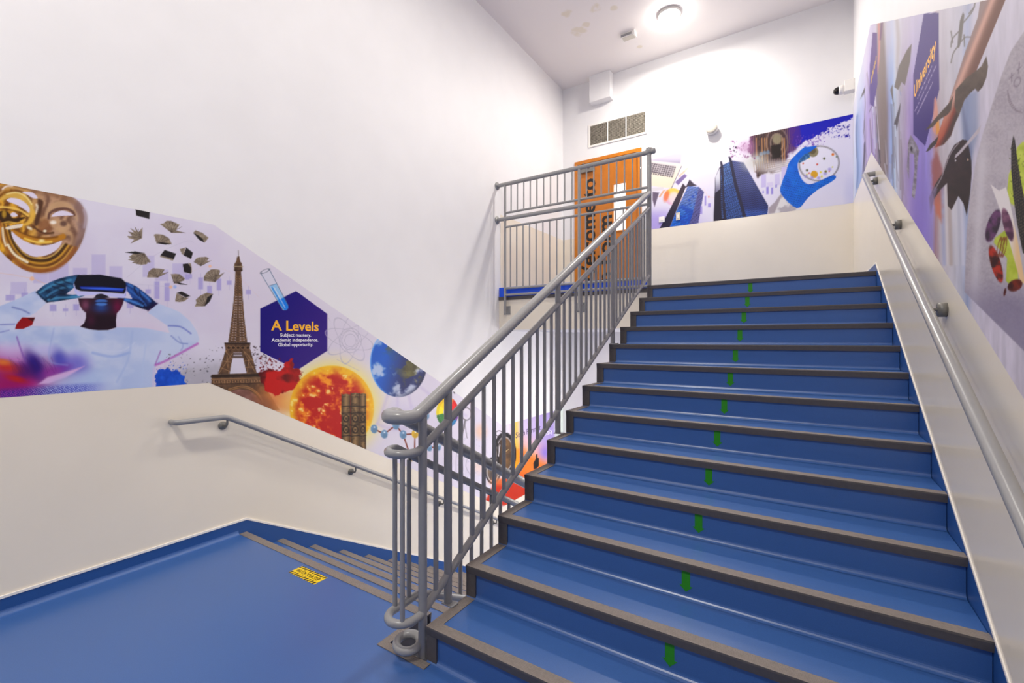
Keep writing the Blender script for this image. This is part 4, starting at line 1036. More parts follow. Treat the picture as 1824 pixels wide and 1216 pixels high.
    for i in range(8):
        a0, a1 = -.2 - i * math.pi / 4, -.2 - (i + 1) * math.pi / 4
        for r0, r1, f in ((7, 15, 1.12), (15, 20, 1.0)):
            P = [(cx + r1 * math.cos(a0 + (a1 - a0) * k / 4), cy + r1 * 1.35 * math.sin(a0 + (a1 - a0) * k / 4)) for k in range(5)] + [(cx + r0 * math.cos(a1 + (a0 - a1) * k / 4), cy + r0 * 1.35 * math.sin(a1 + (a0 - a1) * k / 4)) for k in range(5)]
            cv.fill(P, tuple(min(255, x * f) for x in cols[i]), .5, pid=pid)
    cv.fill([(806, 690), (813, 684), (814, 694), (809, 702)], (52, 46, 48), .7)
    # ---- stethoscope, sketches
    pid = cv.part('printed_stethoscope', 'grey line drawing with a loop')
    gy = (120, 114, 122)
    cv.ell(831, 737, 8, 11, gy, .6, .9, ring=1.6, pid=pid); cv.line([(829, 748), (822, 775), (812, 790)], 3.4, (110, 104, 110), .8, .8, pid=pid); cv.line([(827, 750), (832, 780)], 1.4, gy, .6, .8, pid=pid)
    for P in ([(815, 792), (812, 830), (816, 860)], [(806, 800), (820, 806), (834, 812)], [(786, 832), (784, 842)], [(838, 800), (830, 830), (842, 850)]): cv.line(P, 1.2, (170, 164, 178), .7, .8)
    cv.blob(856, 768, 12, 14, (236, 186, 150), .7, 0); cv.blob(852, 830, 12, 14, (240, 200, 168), .5, 0); cv.specks(815, 780, 870, 850, 60, (176, 172, 196), .4, 1.2, 21, .6)
    # ---- sunset block at the foot of the stairs
    pid = cv.part('printed_sunset', 'sunset landscape panel of the print')
    def sunset(u, v):
        c = mixc((206, 190, 222), (158, 140, 206), sstep(925, 990, u) * .9)
        c = mixc(c, (236, 172, 160), sstep(760, 800, v - (u - 930) * .45) * (1 - sstep(975, 1000, u) * .3))
        c = mixc(c, (244, 120, 30), sstep(786, 812, v - (u - 930) * .55))
        c = mixc(c, (196, 44, 10), sstep(830, 868, v - (u - 920) * .2))
        c = mixc(c, (246, 200, 70), np.exp(-((u - 919) / 6) ** 2) * (1 - sstep(795, 805, v)) * .8)
        c = mixc(c, (250, 160, 10), np.exp(-((u - 919) / 7) ** 2) * sstep(797, 806, v) * (1 - sstep(830, 850, v)) * .9)
        c = mixc(c, (140, 118, 204), np.exp(-((u - 972) / 12) ** 2 - ((v - 806) / 14) ** 2))
        return mixc(c, (216, 226, 216), sstep(984, 992, u))
    cv.fill([(905, 730), (1010, 715), (1010, 900), (860, 900), (880, 860), (908, 845), (912, 790)], sunset, 3.0, pid=pid)
    pid = cv.part('printed_silhouette', 'black silhouette before the sunset')
    cv.fill(crop([(500, 1050), (498, 930), (545, 850), (545, 790), (560, 755), (578, 760), (582, 825), (605, 840), (605, 990), (560, 1040)], (905, 740, 11.05)), (16, 14, 14), .6, pid=pid)
    # ---- clock
    pid = cv.part('printed_clock', 'black and bronze clock case')
    def brz(u, v): return mixc((52, 40, 34), (158, 112, 62), fbm(u, v, 9, 151) * sstep(885, 905, u))
    cv.ell(899, 808, 18, 34, brz, .8, pid=pid); cv.ell(899, 808, 18.5, 34.5, (28, 24, 24), .7, 1, ring=4.5, pid=pid); cv.ell(899, 808, 15, 30, (206, 202, 206), .5, .8, ring=1.0)
    cv.ell(878, 838, 13, 22, lambda u, v: mixc((64, 60, 62), (150, 120, 90), fbm(u, v, 7, 153)), .8, pid=pid); cv.ell(878, 838, 13, 22, (66, 62, 66), .7, 1, ring=2.4, pid=pid); cv.ell(878, 838, 10.5, 19, (214, 210, 214), .5, .8, ring=1.4)
    cv.line([(886, 790), (888, 830)], 2.2, (20, 16, 18), .6); cv.line([(890, 792), (888, 812)], 1.5, (226, 220, 222), .5); cv.ell(889, 772, 6, 5, (60, 54, 56), .6, .9, ring=1.2)
    cv.line([(898, 806), (906, 800)], 1, (220, 190, 130), .5); cv.blob(890, 858, 18, 8, (226, 120, 60), .8, 0)
    build_mural(cv, np.stack([X, Y, Z], -1), nr, len(ys), root, mural_material('mural_print_left', .45))
    # lettering
    ex, ey = (0, 1, 0), (0, 0, 1); d = .0008; x = XW + .0018 + d
    tag(text_mesh('lettering', 'A Levels', (x, 2.024, 1.558), ex, ey, .427, M['lettering_yellow'], root, height=.082, bold=.022, lift=0), 'yellow heading lettering')
    for s_, y0, y1, zz in (('Subject mastery.', 2.101, 2.378, 1.508), ('Academic independence.', 2.027, 2.447, 1.466), ('Global opportunity.', 2.082, 2.398, 1.427)):
        tag(text_mesh('lettering', s_, (x, y0, zz), ex, ey, y1 - y0, M['lettering_white'], root, height=.027, ref=.70, bold=.02, lift=0), 'small white lettering')
    tag(text_mesh('lettering', 'Sixth Form at', (x, 5.72, .008), ex, ey, .76, M['lettering_navy'], root, height=.085, ref=.70, bold=.006, lift=0), 'dark purple lettering')
    tag(text_mesh('lettering', 'University', (x, 6.36, -.115), ex, ey, .54, M['lettering_white'], root, height=.085, ref=.70, bold=.006, lift=0), 'white lettering')
left_mural()

# ================================================================== BACK MURAL
def back_mural():
    root = thing('wall_mural', 'printed mural on the wall behind the upper landing with glass towers and gloved hand', 'mural', (-.8, YB, 3.8), 'printed wall murals')
    us = np.concatenate([[1152.5], np.arange(1154, 1517.5, 1.2)])
    xs = np.array([on_back(u, 300)[0] for u in us]); xs[0] = -2.085; xs = np.append(xs[xs < XR - .006], XR - .004); xs = np.unique(xs)
    nr = 124; t = np.linspace(0, 1, nr)[:, None]
    X = np.repeat(xs[None, :], nr, 0); Z = 3.243 + (4.390 - 3.243) * t + 0 * X; Y = np.full_like(X, YB - .0020)
    U, V = project(X, Y, Z); cv = Canvas(U, V); u, v = cv.U, cv.V
    c = mixc((216, 210, 228), (222, 218, 232), fbm(u, v, 50, 201))
    c = mixc(c, (150, 130, 216), sstep(362, 400, v) * (1 - sstep(1180, 1225, u)) * .95)
    c = mixc(c, (190, 176, 226), sstep(370, 398, v) * (1 - sstep(1225, 1280, u)) * .6)
    c = mixc(c, (198, 194, 222), sstep(1500, 1518, u) * sstep(290, 350, v) * .7)
    cv.C[:] = c
    K = (1150, 270, 8.107)
    pid = cv.part('printed_laptop', 'silver laptop keyboard')
    cv.fill(crop([(60, 120), (300, 50), (430, 18), (540, 30), (500, 180), (80, 135)], K), lambda u, v: mixc((186, 178, 196), (150, 142, 164), sstep(280, 292, v)), 2.5, .9)
    cv.fill(crop([(40, 125), (470, 170), (535, 180), (520, 210), (370, 530), (40, 490)], K), lambda u, v: mixc((206, 200, 196), (224, 212, 190), sstep(295, 325, v)), .7, pid=pid)
    cv.line(crop([(520, 210), (372, 530)], K), 1.2, (120, 110, 120), .5)
    cv.fill(crop([(60, 150), (440, 205), (372, 362), (60, 285)], K), (182, 174, 178), .6)
    for r in range(6):
        for k in range(11):
            x, y_ = 85 + k * 33 - r * 9, 165 + k * 5.2 + r * 27
            if x < 440 - r * 12: cv.fill(crop([(x, y_), (x + 25, y_ + 4), (x + 21, y_ + 22), (x - 4, y_ + 18)], K), (78, 68, 76), .35, .9)
    cv.fill(crop([(95, 280), (220, 302), (216, 322), (90, 298)], K), (92, 80, 92), .5)
    for P, col in (([(425, 440), (560, 320), (600, 350), (470, 482)], (112, 92, 146)), ([(500, 330), (600, 225), (620, 240), (540, 330)], (240, 220, 180)), ([(470, 350), (560, 270), (575, 285), (480, 380)], (226, 180, 160)), ([(100, 580), (195, 590), (130, 800), (100, 700)], (92, 78, 100)), ([(190, 650), (250, 560), (290, 545), (210, 660)], (214, 160, 120)), ([(80, 520), (260, 510), (260, 545), (90, 580)], (206, 200, 206))): cv.fill(crop(P, K), col, 1.0, .9)
    cv.ell(*crop([(395, 650)], K)[0], 16, 15, lambda u, v: mixc((242, 196, 60), (220, 170, 200), sstep(336, 362, v)), 1.4, .85); cv.ell(*crop([(300, 640)], K)[0], 4.5, 10, (226, 110, 70), 2, .8, rot=.3); cv.ell(*crop([(410, 670)], K)[0], 9, 11, (226, 214, 216), 3, .8)
    # first tower
    pid = cv.part('printed_glass_tower', 'small blue glass tower leaning in the print')
    cv.fill(crop([(540, 458), (582, 505), (345, 1100), (190, 1130), (300, 930)], K), lambda u, v: mixc((62, 50, 62), (34, 30, 54), sstep(345, 390, v)), .6, pid=pid)
    cv.fill(crop([(635, 400), (700, 465), (750, 490), (600, 510), (575, 520)], K), (62, 54, 70), .6, pid=pid)
    def gl1(u, v):
        c = mixc((104, 128, 196), (22, 104, 216), sstep(350, 400, v)); b = np.sin(v * 2.25 + u * .12) > .45
        c = np.where(b[:, None], c * .62, c)
        return mixc(c, (20, 60, 170), sstep(.55, .7, fbm(u, v, 9, 211)) * .7)
    cv.fill(crop([(610, 498), (772, 508), (690, 870), (640, 1050), (350, 1095), (470, 800)], K), gl1, .6, pid=pid)
    cv.fill(crop([(770, 508), (842, 580), (762, 1030), (625, 1060), (690, 870)], K), lambda u, v: np.where((np.sin(v * 2.2 - u * 1.2) > .3)[:, None], np.array((44, 38, 82.)), np.array((98, 98, 160.))), .6, pid=pid)
    for x0, y0, x1, y1 in ((1255, 349, 1258, 366), (1261, 362, 1266, 369), (1247, 367, 1251, 381)): cv.rect(x0, y0, x1, y1, (140, 124, 206), .8, .7)
    cv.line([(1253, 335), (1262, 350), (1275, 351)], .8, (226, 196, 190), .6, .7); cv.ell(1262.5, 350.5, 1.3, 1.3, (226, 110, 80), .5)
    # second tower
    pid = cv.part('printed_glass_tower', 'tall blue glass tower with two dark mullions'); K = (1250, 230, 6.753)
    cv.fill(crop([(162, 580), (215, 455), (250, 440), (300, 1100), (140, 1120)], K), (34, 28, 46), .6, pid=pid)
    cv.fill(crop([(165, 575), (218, 460), (222, 720), (165, 765)], K), lambda u, v: mixc((206, 206, 216), (120, 116, 142), sstep(315, 342, v)), .7)
    def gl2(u, v):
        c = mixc((66, 88, 150), (84, 124, 190), fbm(u, v, 9, 221)); c = mixc(c, (40, 66, 140), sstep(310, 345, v) * .5)
        b = (np.sin(v * 2.0 - u * .5) > .55) | (np.sin(u * 1.9 + v * .32) > .8)
        return np.where(b[:, None], c * .5, c)
    cv.fill(crop([(240, 435), (345, 388), (525, 1065), (290, 1100)], K), gl2, .6, pid=pid)
    cv.fill(crop([(225, 470), (238, 470), (262, 1070), (238, 1075)], K), lambda u, v: np.where((np.sin(v * 1.9) > .2)[:, None], np.array((70, 96, 156.)), np.array((30, 30, 60.))), .5)
    def gl3(u, v):
        c = mixc((74, 82, 136), (52, 84, 168), sstep(355, 385, v)); c = mixc(c, (34, 40, 96), sstep(320, 360, v) * .6 * (1 - sstep(368, 380, v)))
        b = np.sin(v * 1.85 - u * .26) > .5
        return np.where(b[:, None], c * .6, c)
    cv.fill(crop([(355, 375), (505, 400), (800, 920), (790, 1030), (520, 1070)], K), gl3, .6, pid=pid)
    cv.fill(crop([(320, 325), (345, 335), (365, 380), (425, 650), (540, 1065), (500, 1070), (385, 660)], K), (38, 36, 62), .5, pid=pid)
    cv.fill(crop([(222, 385), (240, 385), (258, 440), (268, 800), (300, 1100), (270, 1105), (248, 700)], K), (40, 36, 58), .5, pid=pid)
    # hall with arches
    pid = cv.part('printed_arcade', 'dark vaulted arcade dissolving into powder'); K = (1250, 230, 6.753)
    def hall(u, v):
        c = mixc((96, 52, 92), (48, 32, 34), sstep(1335, 1352, u)); c = mixc(c, (72, 38, 104), sstep(1392, 1410, u))
        s_ = .5 + .5 * np.sin(u * 1.9 + 3 * fbm(u, v, 12, 231)); c = mixc(c, (150, 112, 92), (s_ > .78) * .45)
        return c
    cv.fill([(1330, 236), (1410, 216), (1424, 215), (1422, 262), (1404, 272), (1396, 300), (1372, 306), (1350, 312), (1340, 280)], hall, 3, .97, pid=pid, rag=7, rs=9)
    for r, col in ((20, (120, 100, 96)), (16, (70, 50, 48)), (12, (138, 118, 106)), (8.5, (60, 46, 40))): cv.ell(1384, 254, r * .95, r * 1.3, col, .8, .8, ring=2.6)
    cv.ell(1384, 248, 8, 9, (150, 142, 112), 2, .8); cv.fill(crop([(830, 200), (950, 180), (952, 340), (850, 360)], K), (34, 26, 24), 1.2)
    for x in (1347, 1357, 1362, 1366, 1393, 1397): cv.line([(x, 246), (x + 1, 290)], 1.6, (196, 140, 84), .6, .8)
    for x, y_ in ((1356, 274), (1362, 272), (1368, 271), (1349, 281)): cv.ell(x, y_, 3, 3.5, (96, 116, 140), 1, .9)
    cv.blob(1345, 288, 26, 16, (196, 196, 190), .8, -.2); cv.blob(1385, 297, 36, 12, (222, 216, 216), .9, -.12)
    for i in range(6): cv.line([(1362 + i * 2, 292 + i * 3.4), (1408, 284 + i * 3.2)], 1.2, (140, 128, 132), .7, .6)
    for i in range(10): cv.line([(1342 + i * 4, 288), (1344 + i * 4, 306 - i)], 1.2, (158, 130, 106), .6, .6)
    cv.specks(1300, 250, 1345, 282, 90, (128, 70, 120), .4, 1.5, 31, .8); cv.specks(1296, 258, 1312, 282, 8, (40, 34, 46), .8, 1.8, 33)
    cv.blob(1330, 262, 16, 12, (170, 120, 160), .6, 0)
    # blue powder wedge
    pid = cv.part('printed_powder', 'deep blue powder wedge along the top edge')
    cv.fill([(1418, 219), (1520, 198), (1520, 212), (1498, 218), (1478, 227), (1462, 236), (1448, 246), (1432, 254), (1416, 262), (1412, 250)], (20, 22, 172), .8, pid=pid, rag=4.5, rs=5)
    cv.fill([(1405, 222), (1424, 216), (1428, 256), (1410, 262)], (70, 30, 130), 3, .8)
    cv.specks(1418, 240, 1470, 264, 110, (110, 70, 170), .4, 1.4, 35, .8); cv.specks(1455, 222, 1516, 246, 110, (36, 30, 160), .4, 1.5, 37, .85); cv.specks(1495, 220, 1515, 246, 10, (40, 34, 140), 1.0, 2.2, 39)
    for x0, y0, x1, y1, cc_ in ((1356, 311, 1364.5, 334, (190, 178, 222)), (1366, 325, 1377, 333, (206, 196, 226)), (1380, 310, 1389, 330, (196, 186, 224)), (1392, 297, 1402, 320, (196, 184, 224)), (1365, 333, 1369, 346, (132, 118, 204)), (1373.5, 334, 1377, 346, (132, 118, 204)), (1358, 340, 1361, 344, (150, 140, 210)), (1381, 329, 1384, 334, (120, 112, 196))): cv.rect(x0, y0, x1, y1, cc_, .85, .7, -.1)
    # gloved hand and dish
    K = (1370, 195, 6.4)
    pid = cv.part('printed_sleeve', 'white coat sleeve of the gloved hand')
    cv.fill(crop([(135, 960), (318, 1125), (390, 1110), (395, 1200), (0, 1240), (60, 1080)], K), lambda u, v: mixc((222, 218, 216), (176, 168, 172), sstep(.5, .75, fbm(u, v, 12, 241))), .8, pid=pid)
    cv.fill(crop([(125, 975), (140, 990), (60, 1180), (-10, 1190), (-5, 1120), (60, 1060)], K), (158, 146, 152), 1.6, .9)
    pid = cv.part('printed_dish', 'round culture dish with coloured colonies')
    cv.ell(1459, 291, 36.5, 31.5, (226, 222, 234), .7, pid=pid, rot=-.15); cv.ell(1459, 291, 35.5, 30.5, (150, 144, 148), .8, 1, rot=-.15, ring=2.6); cv.ell(1459, 291, 33, 28.5, (216, 214, 224), .6, .8, rot=-.15, ring=1.0)
    for x, y_, r, col in ((515, 738, 6.4, (214, 156, 22)), (500, 480, 9.5, (128, 118, 84)), (495, 470, 6, (96, 84, 58)), (727, 512, 2.4, (222, 130, 20)), (727, 508, 1.2, (200, 40, 20)), (548, 625, 1.6, (206, 50, 20)), (388, 615, 1.4, (206, 70, 20)), (456, 724, 1.4, (206, 60, 20)), (686, 704, 1.2, (206, 60, 60)), (628, 560, 2.2, (90, 92, 60)), (432, 692, 2.2, (90, 92, 60)), (645, 706, 2.2, (112, 110, 30)), (588, 714, 1.8, (222, 206, 40)), (600, 764, 1.8, (222, 206, 60)), (455, 553, 1.4, (222, 206, 40)), (722, 655, 1.2, (206, 200, 60)), (430, 742, 1.6, (206, 196, 40)), (770, 538, 1.6, (96, 110, 80))): cv.ell(*crop([(x, y_)], K)[0], r, r, col, .9, .95)
    for x, y_ in ((420, 760), (490, 775), (565, 780), (640, 730), (690, 680)): cv.blob(*crop([(x, y_)], K)[0], 3.5, 3, (150, 138, 206), .8)
    pid = cv.part('printed_glove', 'blue rubber glove holding the dish')
    def glove(u, v):
        c = mixc((8, 74, 186), (20, 116, 222), fbm(u, v, 13, 251)); b = np.sin(v * 1.5 - u * .35 + 4 * fbm(u, v, 16, 253)) > .86
        return np.where((b & (v > 305))[:, None], c * .72, c)
    cv.fill(crop([(440, 425), (400, 430), (330, 490), (230, 600), (190, 720), (150, 820), (135, 960), (318, 1125), (440, 1010), (560, 910), (700, 830), (760, 780), (750, 750), (690, 760), (560, 820), (450, 850), (375, 795), (330, 680), (335, 590), (400, 520), (470, 480), (540, 425), (530, 413)], K), glove, .7, pid=pid, sm=True)
    cv.fill(crop([(335, 590), (400, 510), (460, 490), (465, 545), (400, 585), (345, 610)], K), lambda u, v: mixc((14, 70, 130), (80, 130, 170), sstep(.5, .7, fbm(u, v, 4, 255))), 1, .9)
    cv.blob(1512, 345, 10, 30, (206, 204, 226), .6, 0)
    build_mural(cv, np.stack([X, Y, Z], -1), nr, len(xs), root, mural_material('mural_print_back', .45))
back_mural()

# ================================================================== RIGHT MURAL
def right_mural():
    root = thing('wall_mural', 'printed mural along the right wall with purple hexagons, copper pen and avocado plate', 'mural', (XR, 3.5, 3.0), 'printed wall murals')
    us = np.arange(1519, 1838, 1.2)
    ys = np.array([on_right(u, 300)[1] for u in us]); ys = ys[ys < YB - .01]
    ys = np.concatenate([[YB - .003], ys, np.linspace(ys[-1] - .08, -1.2, 24)])
    nr = 260; t = np.linspace(0, 1, nr)[:, None]
    zb = np.array([zbotR(y) for y in ys])[None, :]; zt = np.array([ztopR(y) for y in ys])[None, :]
    Z = zb + (zt - zb) * t; Y = np.repeat(ys[None, :], nr, 0); X = np.full_like(Y, XR - .0020)
    U, V = project(X, Y, Z); cv = Canvas(U, V); u, v = cv.U, cv.V
    stops = [(1516, (214, 214, 226)), (1524, (196, 204, 226)), (1530, (150, 172, 214)), (1536, (170, 178, 218)), (1542, (188, 176, 216)), (1550, (168, 150, 204)), (1556, (150, 132, 190)), (1562, (150, 136, 160)), (1568, (140, 124, 122)), (1576, (128, 112, 110)), (1582, (150, 152, 190)), (1588, (150, 176, 226)), (1594, (190, 204, 226)), (1602, (196, 196, 214)), (1608, (170, 156, 184)), (1616, (172, 152, 196)), (1626, (158, 138, 200)), (1636, (146, 128, 200)), (1650, (146, 132, 204)), (1660, (160, 146, 200)), (1668, (170, 130, 130)), (1676, (186, 176, 184)), (1690, (196, 190, 198)), (1712, (190, 190, 206)), (1724, (150, 162, 196)), (1734, (196, 190, 206)), (1760, (202, 194, 208)), (1840, (200, 192, 204))]
    su = np.array([s_[0] for s_ in stops]); sc_ = np.array([s_[1] for s_ in stops], float)
    w = u + (fbm(u * 4, v * .35, 40, 301) - .5) * 9
    c = np.stack([np.interp(w, su, sc_[:, i]) for i in range(3)], -1)
    n = fbm(u * 5, v * .5, 30, 303)
    c = c * (.90 + .2 * n)[:, None]
    zrel = ((Z - zb) / (zt - zb)).ravel()
    c = mixc(c, (214, 210, 220), sstep(.45, 1.0, zrel) * .75 * (1 - sstep(1660, 1700, u) * .4))  # whitish lamp haze painted into the ink towards the top
    c = mixc(c, (132, 112, 196), sstep(.45, .05, zrel) * (np.exp(-((u - 1638) / 20) ** 2)) * .8)
    cv.C[:] = c
    # streaks of the blurred scene near the corner
    R = random.Random(5)
    for i in range(46):
        x = R.uniform(1526, 1606); y0 = R.uniform(120, 300); L = R.uniform(40, 130)
        col = R.choice([(98, 92, 110), (214, 216, 232), (112, 96, 96), (206, 196, 212), (120, 140, 190), (88, 80, 88)])
        cv.line([(x, y0), (x + R.uniform(-5, 8), y0 + L)], R.uniform(.8, 2.6), col, .9, .45)
    cv.fill([(1563, 40), (1573, 32), (1578, 120), (1580, 250), (1572, 280), (1562, 240), (1560, 140)], (134, 120, 116), 3, .75)
    cv.line([(1565, 33), (1566, 90), (1562, 130)], 3.5, (214, 146, 140), 1.6, .8); cv.line([(1572, 30), (1568, 70)], 3, (120, 84, 124), 1.5, .7)
    cv.line([(1596, 20), (1600, 70), (1598, 120), (1604, 160)], 6, (176, 164, 160), 3, .5)
    cv.fill([(1532, 176), (1539, 158), (1541, 154), (1540, 166)], (96, 92, 96), .7)
    cv.line([(1540, 160), (1541, 190), (1538, 240)], 1, (110, 106, 116), .6, .8); cv.line([(1548, 200), (1556, 182), (1558, 175)], 1, (90, 84, 104), .6, .8)
    cv.line([(1558, 155), (1560, 190), (1566, 265)], 3, (206, 200, 212), 1, .9); cv.line([(1560, 190), (1564, 250), (1568, 290)], 1.4, (70, 62, 72), .7, .9)
    cv.line([(1527, 205), (1525, 240), (1528, 300), (1526, 335)], 3, (90, 110, 160), 1.4, .6); cv.line([(1540, 255), (1539, 305)], 2.4, (60, 54, 74), 1, .7)
    for P, col in (([(1593, 155), (1601, 118), (1616, 88), (1624, 78), (1621, 110), (1612, 152), (1606, 146), (1600, 160)], (116, 106, 100)), ([(1604, 183), (1603, 200), (1597, 234), (1596, 222), (1592, 222)], (80, 74, 80)), ([(1586, 160), (1592, 190), (1590, 150)], (112, 106, 106))): cv.fill(P, col, .8, .95)
    # hexagons
    hexc = lambda u, v: mixc((84, 68, 132), (58, 42, 118), sstep(100, 240, v))  # paler top carries the ceiling lamp's reflection as ink colour
    pid = cv.part('printed_hexagon', 'narrow purple hexagon near the corner'); cv.fill([(1554.5, 58), (1562.5, 58.5), (1563, 150), (1556, 190), (1549.5, 185), (1549, 120)], lambda u, v: mixc((112, 92, 140), (92, 74, 140), sstep(60, 180, v)), .5, pid=pid)  # its top is paled by painted haze as well
    for k in range(5): cv.line([(1551.5 + k * 2.0, 148 - k * 8.5), (1553 + k * 2.0, 134 - k * 8.5)], 1.3, (216, 176, 96), .5, .85)
    pid = cv.part('printed_hexagon', 'large purple hexagon with yellow heading'); cv.fill([(1645.5, 24.5), (1672, 22.5), (1673, 160), (1648, 260), (1627, 239), (1626.5, 135)], hexc, .5, pid=pid)
    RR = random.Random(9)
    for (xa, ya), (xb, yb) in (((1634.5, 175.8), (1660.8, 116.6)), ((1629.9, 198), (1668, 116.6)), ((1633.8, 203.4), (1662.8, 144))):
        n_ = 26
        for k in range(n_):
            if RR.random() < .14: continue
            t0, t1 = k / n_, (k + .72) / n_; h_ = RR.uniform(1.8, 3.2)
            cv.line([(xa + (xb - xa) * t0, ya + (yb - ya) * t0), (xa + (xb - xa) * t1, ya + (yb - ya) * t1 - h_ * .5)], 1.1, (198, 186, 216), .5, .75)
    # statue and orange finger
    cv.fill([(1664, 176), (1667, 172), (1671, 200), (1666, 240), (1661, 232)], (214, 150, 132), 1, .9); cv.fill([(1666, 212), (1672, 205), (1674, 236), (1668, 240)], (226, 150, 60), 1, .9)
    pid = cv.part('printed_sculpture', 'grey twisted figure of the print')
    cv.fill([(1622, 240), (1627, 248), (1632, 256), (1637, 268), (1634, 290), (1632, 330), (1629, 355), (1624, 348), (1629, 300), (1628, 275), (1620, 272), (1619, 318), (1615, 300), (1617, 275), (1617, 256)], lambda u, v: mixc((76, 68, 76), (190, 184, 200), fbm(u, v, 5, 311)), .8, pid=pid)
    cv.ell(1623.5, 265, 2, 4, (40, 34, 40), .8)
    # orange wall streaks, blue door
    cv.fill([(1658, 290), (1668, 270), (1680, 300), (1679, 400), (1668, 380), (1662, 360)], lambda u, v: mixc((150, 82, 80), (198, 104, 74), sstep(330, 370, v)), 4, .8, rag=3, rs=8)
    cv.fill([(1706, 170), (1742, 160), (1742, 240), (1728, 290), (1716, 250)], (128, 140, 172), 6, .7)
    cv.fill([(1712, 175), (1720, 210), (1732, 270), (1730, 300), (1718, 250)], (96, 104, 136), 4, .5)
    for x, col in ((1684, (214, 206, 206)), (1690, (170, 150, 140)), (1700, (206, 204, 210)), (1712, (212, 208, 220)), (1678, (150, 160, 200))): cv.line([(x, 330), (x + 4, 470)], 6, col, 3, .6)
    # drone
    pid = cv.part('printed_drone', 'grey drone hovering in the print'); dk = (122, 116, 112)
    cv.fill([(1715, 22), (1718, 26), (1716, 42), (1713, 70), (1709, 84), (1705, 86), (1707, 60), (1710, 36)], dk, .8, pid=pid)
    for P in ([(1716, 40), (1732, 20), (1738, 0)], [(1708, 56), (1696, 70), (1694, 84)], [(1708, 80), (1698, 95), (1694, 112)], [(1712, 74), (1720, 66), (1730, 66)], [(1694, 56), (1697, 76)], [(1726, 24), (1736, 12)], [(1717, 62), (1718, 82)]): cv.line(P, 2.2, dk, .8, .9, pid=pid)
    # copper pen and dark wings
    pid = cv.part('printed_pen', 'copper coloured pen slanting through the print')
    def copper(u, v):
        s_ = (u - (1773 - (v) * .40)) / 22
        c = mixc((116, 76, 64), (206, 158, 142), np.exp(-((s_ + .25) / .35) ** 2)); c = mixc(c, (166, 150, 150), sstep(.2, .8, -s_) * .7)
        return mixc(c, (178, 74, 44), sstep(170, 250, v) * .8)
    cv.fill([(1752, -40), (1805, -40), (1791, 0), (1745, 112), (1725, 160), (1708, 200), (1694, 240), (1682, 256), (1668, 262), (1666, 254), (1690, 182), (1720, 90), (1742, 30)], copper, .8, pid=pid)
    pid = cv.part('printed_bird', 'dark brown winged shape beside the pen'); bd = lambda u, v: mixc((64, 50, 42), (112, 96, 84), fbm(u, v, 14, 321))
    cv.fill([(1757, 100), (1760, 118), (1757, 138), (1750, 155), (1742, 164), (1737, 158), (1728, 166), (1718, 178), (1708, 206), (1697, 228), (1694, 218), (1700, 190), (1702, 160), (1722, 138), (1736, 128), (1748, 118)], bd, .8, pid=pid)
    cv.fill([(1698, 170), (1690, 184), (1670, 206), (1648, 232), (1662, 226), (1672, 214), (1688, 204), (1694, 196)], bd, .8, pid=pid)
    cv.fill([(1649, 271), (1656, 258), (1672, 242), (1668, 256), (1655, 268)], (56, 48, 46), .7, pid=pid)
    cv.fill([(1700, 190), (1706, 205), (1694, 242), (1680, 258), (1664, 263), (1682, 240)], lambda u, v: mixc((150, 60, 40), (62, 44, 40), sstep(-4, 8, (u - 1688) + (v - 226) * .45)), 1.4, .9)
    # grey plate
    pid = None
    def plate(u, v):
        g = fbm(u, v, 3, 331, 2) * .12 + fbm(u, v, 60, 333) * .2
        c = mixc((186, 178, 184), (158, 148, 158), sstep(.1, .28, g)); c = mixc(c, (206, 200, 206), np.exp(-((u - 1746 - (v - 350) * -.06) / 9) ** 2) * sstep(200, 300, v) * .7)
        return mixc(c, (120, 110, 140), sstep(470, 560, v) * .6)
    cv.fill([(1860, 20), (1824, 56), (1800, 92), (1782, 140), (1766, 190), (1750, 240), (1738, 290), (1728, 350), (1722, 410), (1718, 520), (1900, 700), (1900, 20)], plate, 1.2, pid=pid)
    for P in ([(1798, 140), (1806, 132)], [(1802, 130), (1802, 146)], [(1796, 165), (1800, 180), (1810, 196)], [(1812, 125), (1820, 118)], [(1816, 112), (1814, 130)]): cv.line(P, 1.6, (124, 112, 122), .8, .8)
    cv.ell(1812, 146, 5, 9, (130, 118, 128), .8, .8, ring=1.6, rot=.4); cv.line([(1795, 160), (1797, 180), (1808, 196), (1824, 200)], 2, (136, 126, 132), 1, .8)
    # black gown and pale stick
    pid = cv.part('printed_gown', 'black draped garment of the print')
    cv.fill([(1715, 248), (1722, 250), (1726, 262), (1730, 285), (1731, 308), (1728, 345), (1722, 384), (1716, 362), (1707, 349), (1695, 374), (1688, 366), (1687, 326), (1675, 338), (1664, 354), (1660, 342), (1666, 328), (1680, 306), (1684, 292), (1690, 276), (1700, 258)], lambda u, v: mixc((30, 24, 26), (62, 44, 42), fbm(u, v, 14, 341)), .8, pid=pid)
    cv.line([(1662, 342), (1676, 318), (1684, 296), (1694, 272), (1708, 254)], 1.8, (176, 164, 172), .8, .8)
    cv.fill([(1655, 352), (1664, 332), (1670, 336), (1662, 362), (1658, 380)], (120, 104, 140), 2, .8)
    cv.fill([(1748, 222), (1744, 236), (1712, 272), (1700, 283), (1702, 276), (1722, 254), (1738, 234)], (186, 176, 184), .8)
    cv.ell(1724, 284, 1.4, 2, (200, 170, 140), .6); cv.ell(1702, 286, 1.3, 1.6, (206, 200, 206), .6)
    # avocado plate
    gr_ = lambda u, v: mixc((150, 168, 30), (206, 214, 92), fbm(u, v, 12, 351))
    pid = cv.part('printed_avocado', 'speckled green avocado slice')
    cv.fill([(1812, 262), (1822, 252), (1845, 250), (1845, 340), (1824, 352), (1812, 370), (1800, 362), (1794, 340), (1797, 310), (1806, 290)], gr_, 1, pid=pid)
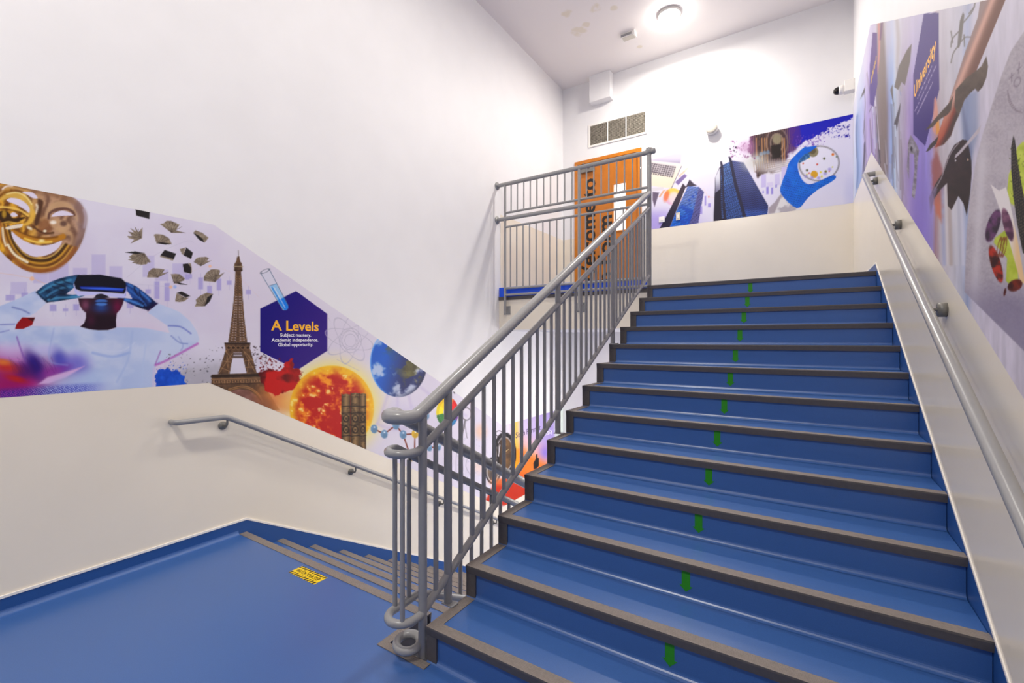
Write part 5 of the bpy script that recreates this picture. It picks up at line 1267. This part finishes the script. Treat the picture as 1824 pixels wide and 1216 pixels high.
    cv.specks(1796, 262, 1826, 360, 60, (70, 84, 14), .4, 1.4, 43, .7)
    pid = cv.part('printed_avocado', 'lower speckled green avocado slice')
    cv.fill([(1790, 410), (1800, 420), (1812, 470), (1814, 500), (1800, 508), (1792, 500), (1794, 460), (1770, 432), (1772, 424)], gr_, 1, pid=pid)
    pid = cv.part('printed_cheese', 'pale curved wedge on the plate')
    cv.fill([(1764, 327), (1772, 334), (1780, 339), (1792, 333), (1797, 350), (1804, 385), (1815, 440), (1826, 505), (1818, 503), (1806, 460), (1795, 420), (1780, 370)], lambda u, v: mixc((224, 216, 214), (226, 190, 140), sstep(1795, 1815, u) * sstep(370, 430, v)), .8, pid=pid)
    pid = cv.part('printed_leaf', 'black veined leaf')
    cv.fill([(1805, 241), (1808, 250), (1813, 290), (1822, 340), (1832, 400), (1832, 460), (1822, 450), (1812, 400), (1805, 350), (1801, 300), (1801, 262)], lambda u, v: mixc((34, 30, 32), (112, 104, 74), (np.sin(u * 1.3 + v * .5) * np.sin(v * .6 - u * .6) > .45) * .7), .8, pid=pid)
    for cx, cy, rx, ry, rot, c0, c1 in ((1769, 402, 11, 30, .32, (44, 28, 46), (104, 60, 104)), (1795, 400, 8, 30, -.25, (76, 40, 66), (130, 84, 110)), (1774, 470, 9, 34, -.28, (54, 20, 18), (176, 44, 22)), (1808, 508, 14, 10, -.5, (52, 16, 12), (120, 40, 20)), (1790, 520, 2.2, 7, .2, (70, 20, 12), (110, 36, 20))):
        pid = cv.part('printed_leaf', 'dark glossy leaf on the plate')
        cv.ell(cx, cy, rx, ry, lambda u, v, c0=c0, c1=c1: mixc(c0, c1, sstep(.35, .75, fbm(u, v, 10, 361))), .9, pid=pid, rot=rot)
    for cx in (1780, 1785, 1789): cv.ell(cx, 440, 3, 16, (120, 50, 24), .6, .8, ring=1.3, rot=.2)
    return cv, np.stack([X, Y, Z], -1), nr, len(ys), root
cv_, P_, nr_, nc_, root_ = right_mural()
build_mural(cv_, P_, nr_, nc_, root_, mural_material('mural_print_right', .55, .12))
tag(text_mesh('lettering', 'University', (XR - .0028, 3.437, 2.866), (0, -1, 0), (0, 0, 1), .515, M['lettering_yellow'], root_, height=.074, ref=.70, bold=.02, lift=0), 'yellow heading lettering')
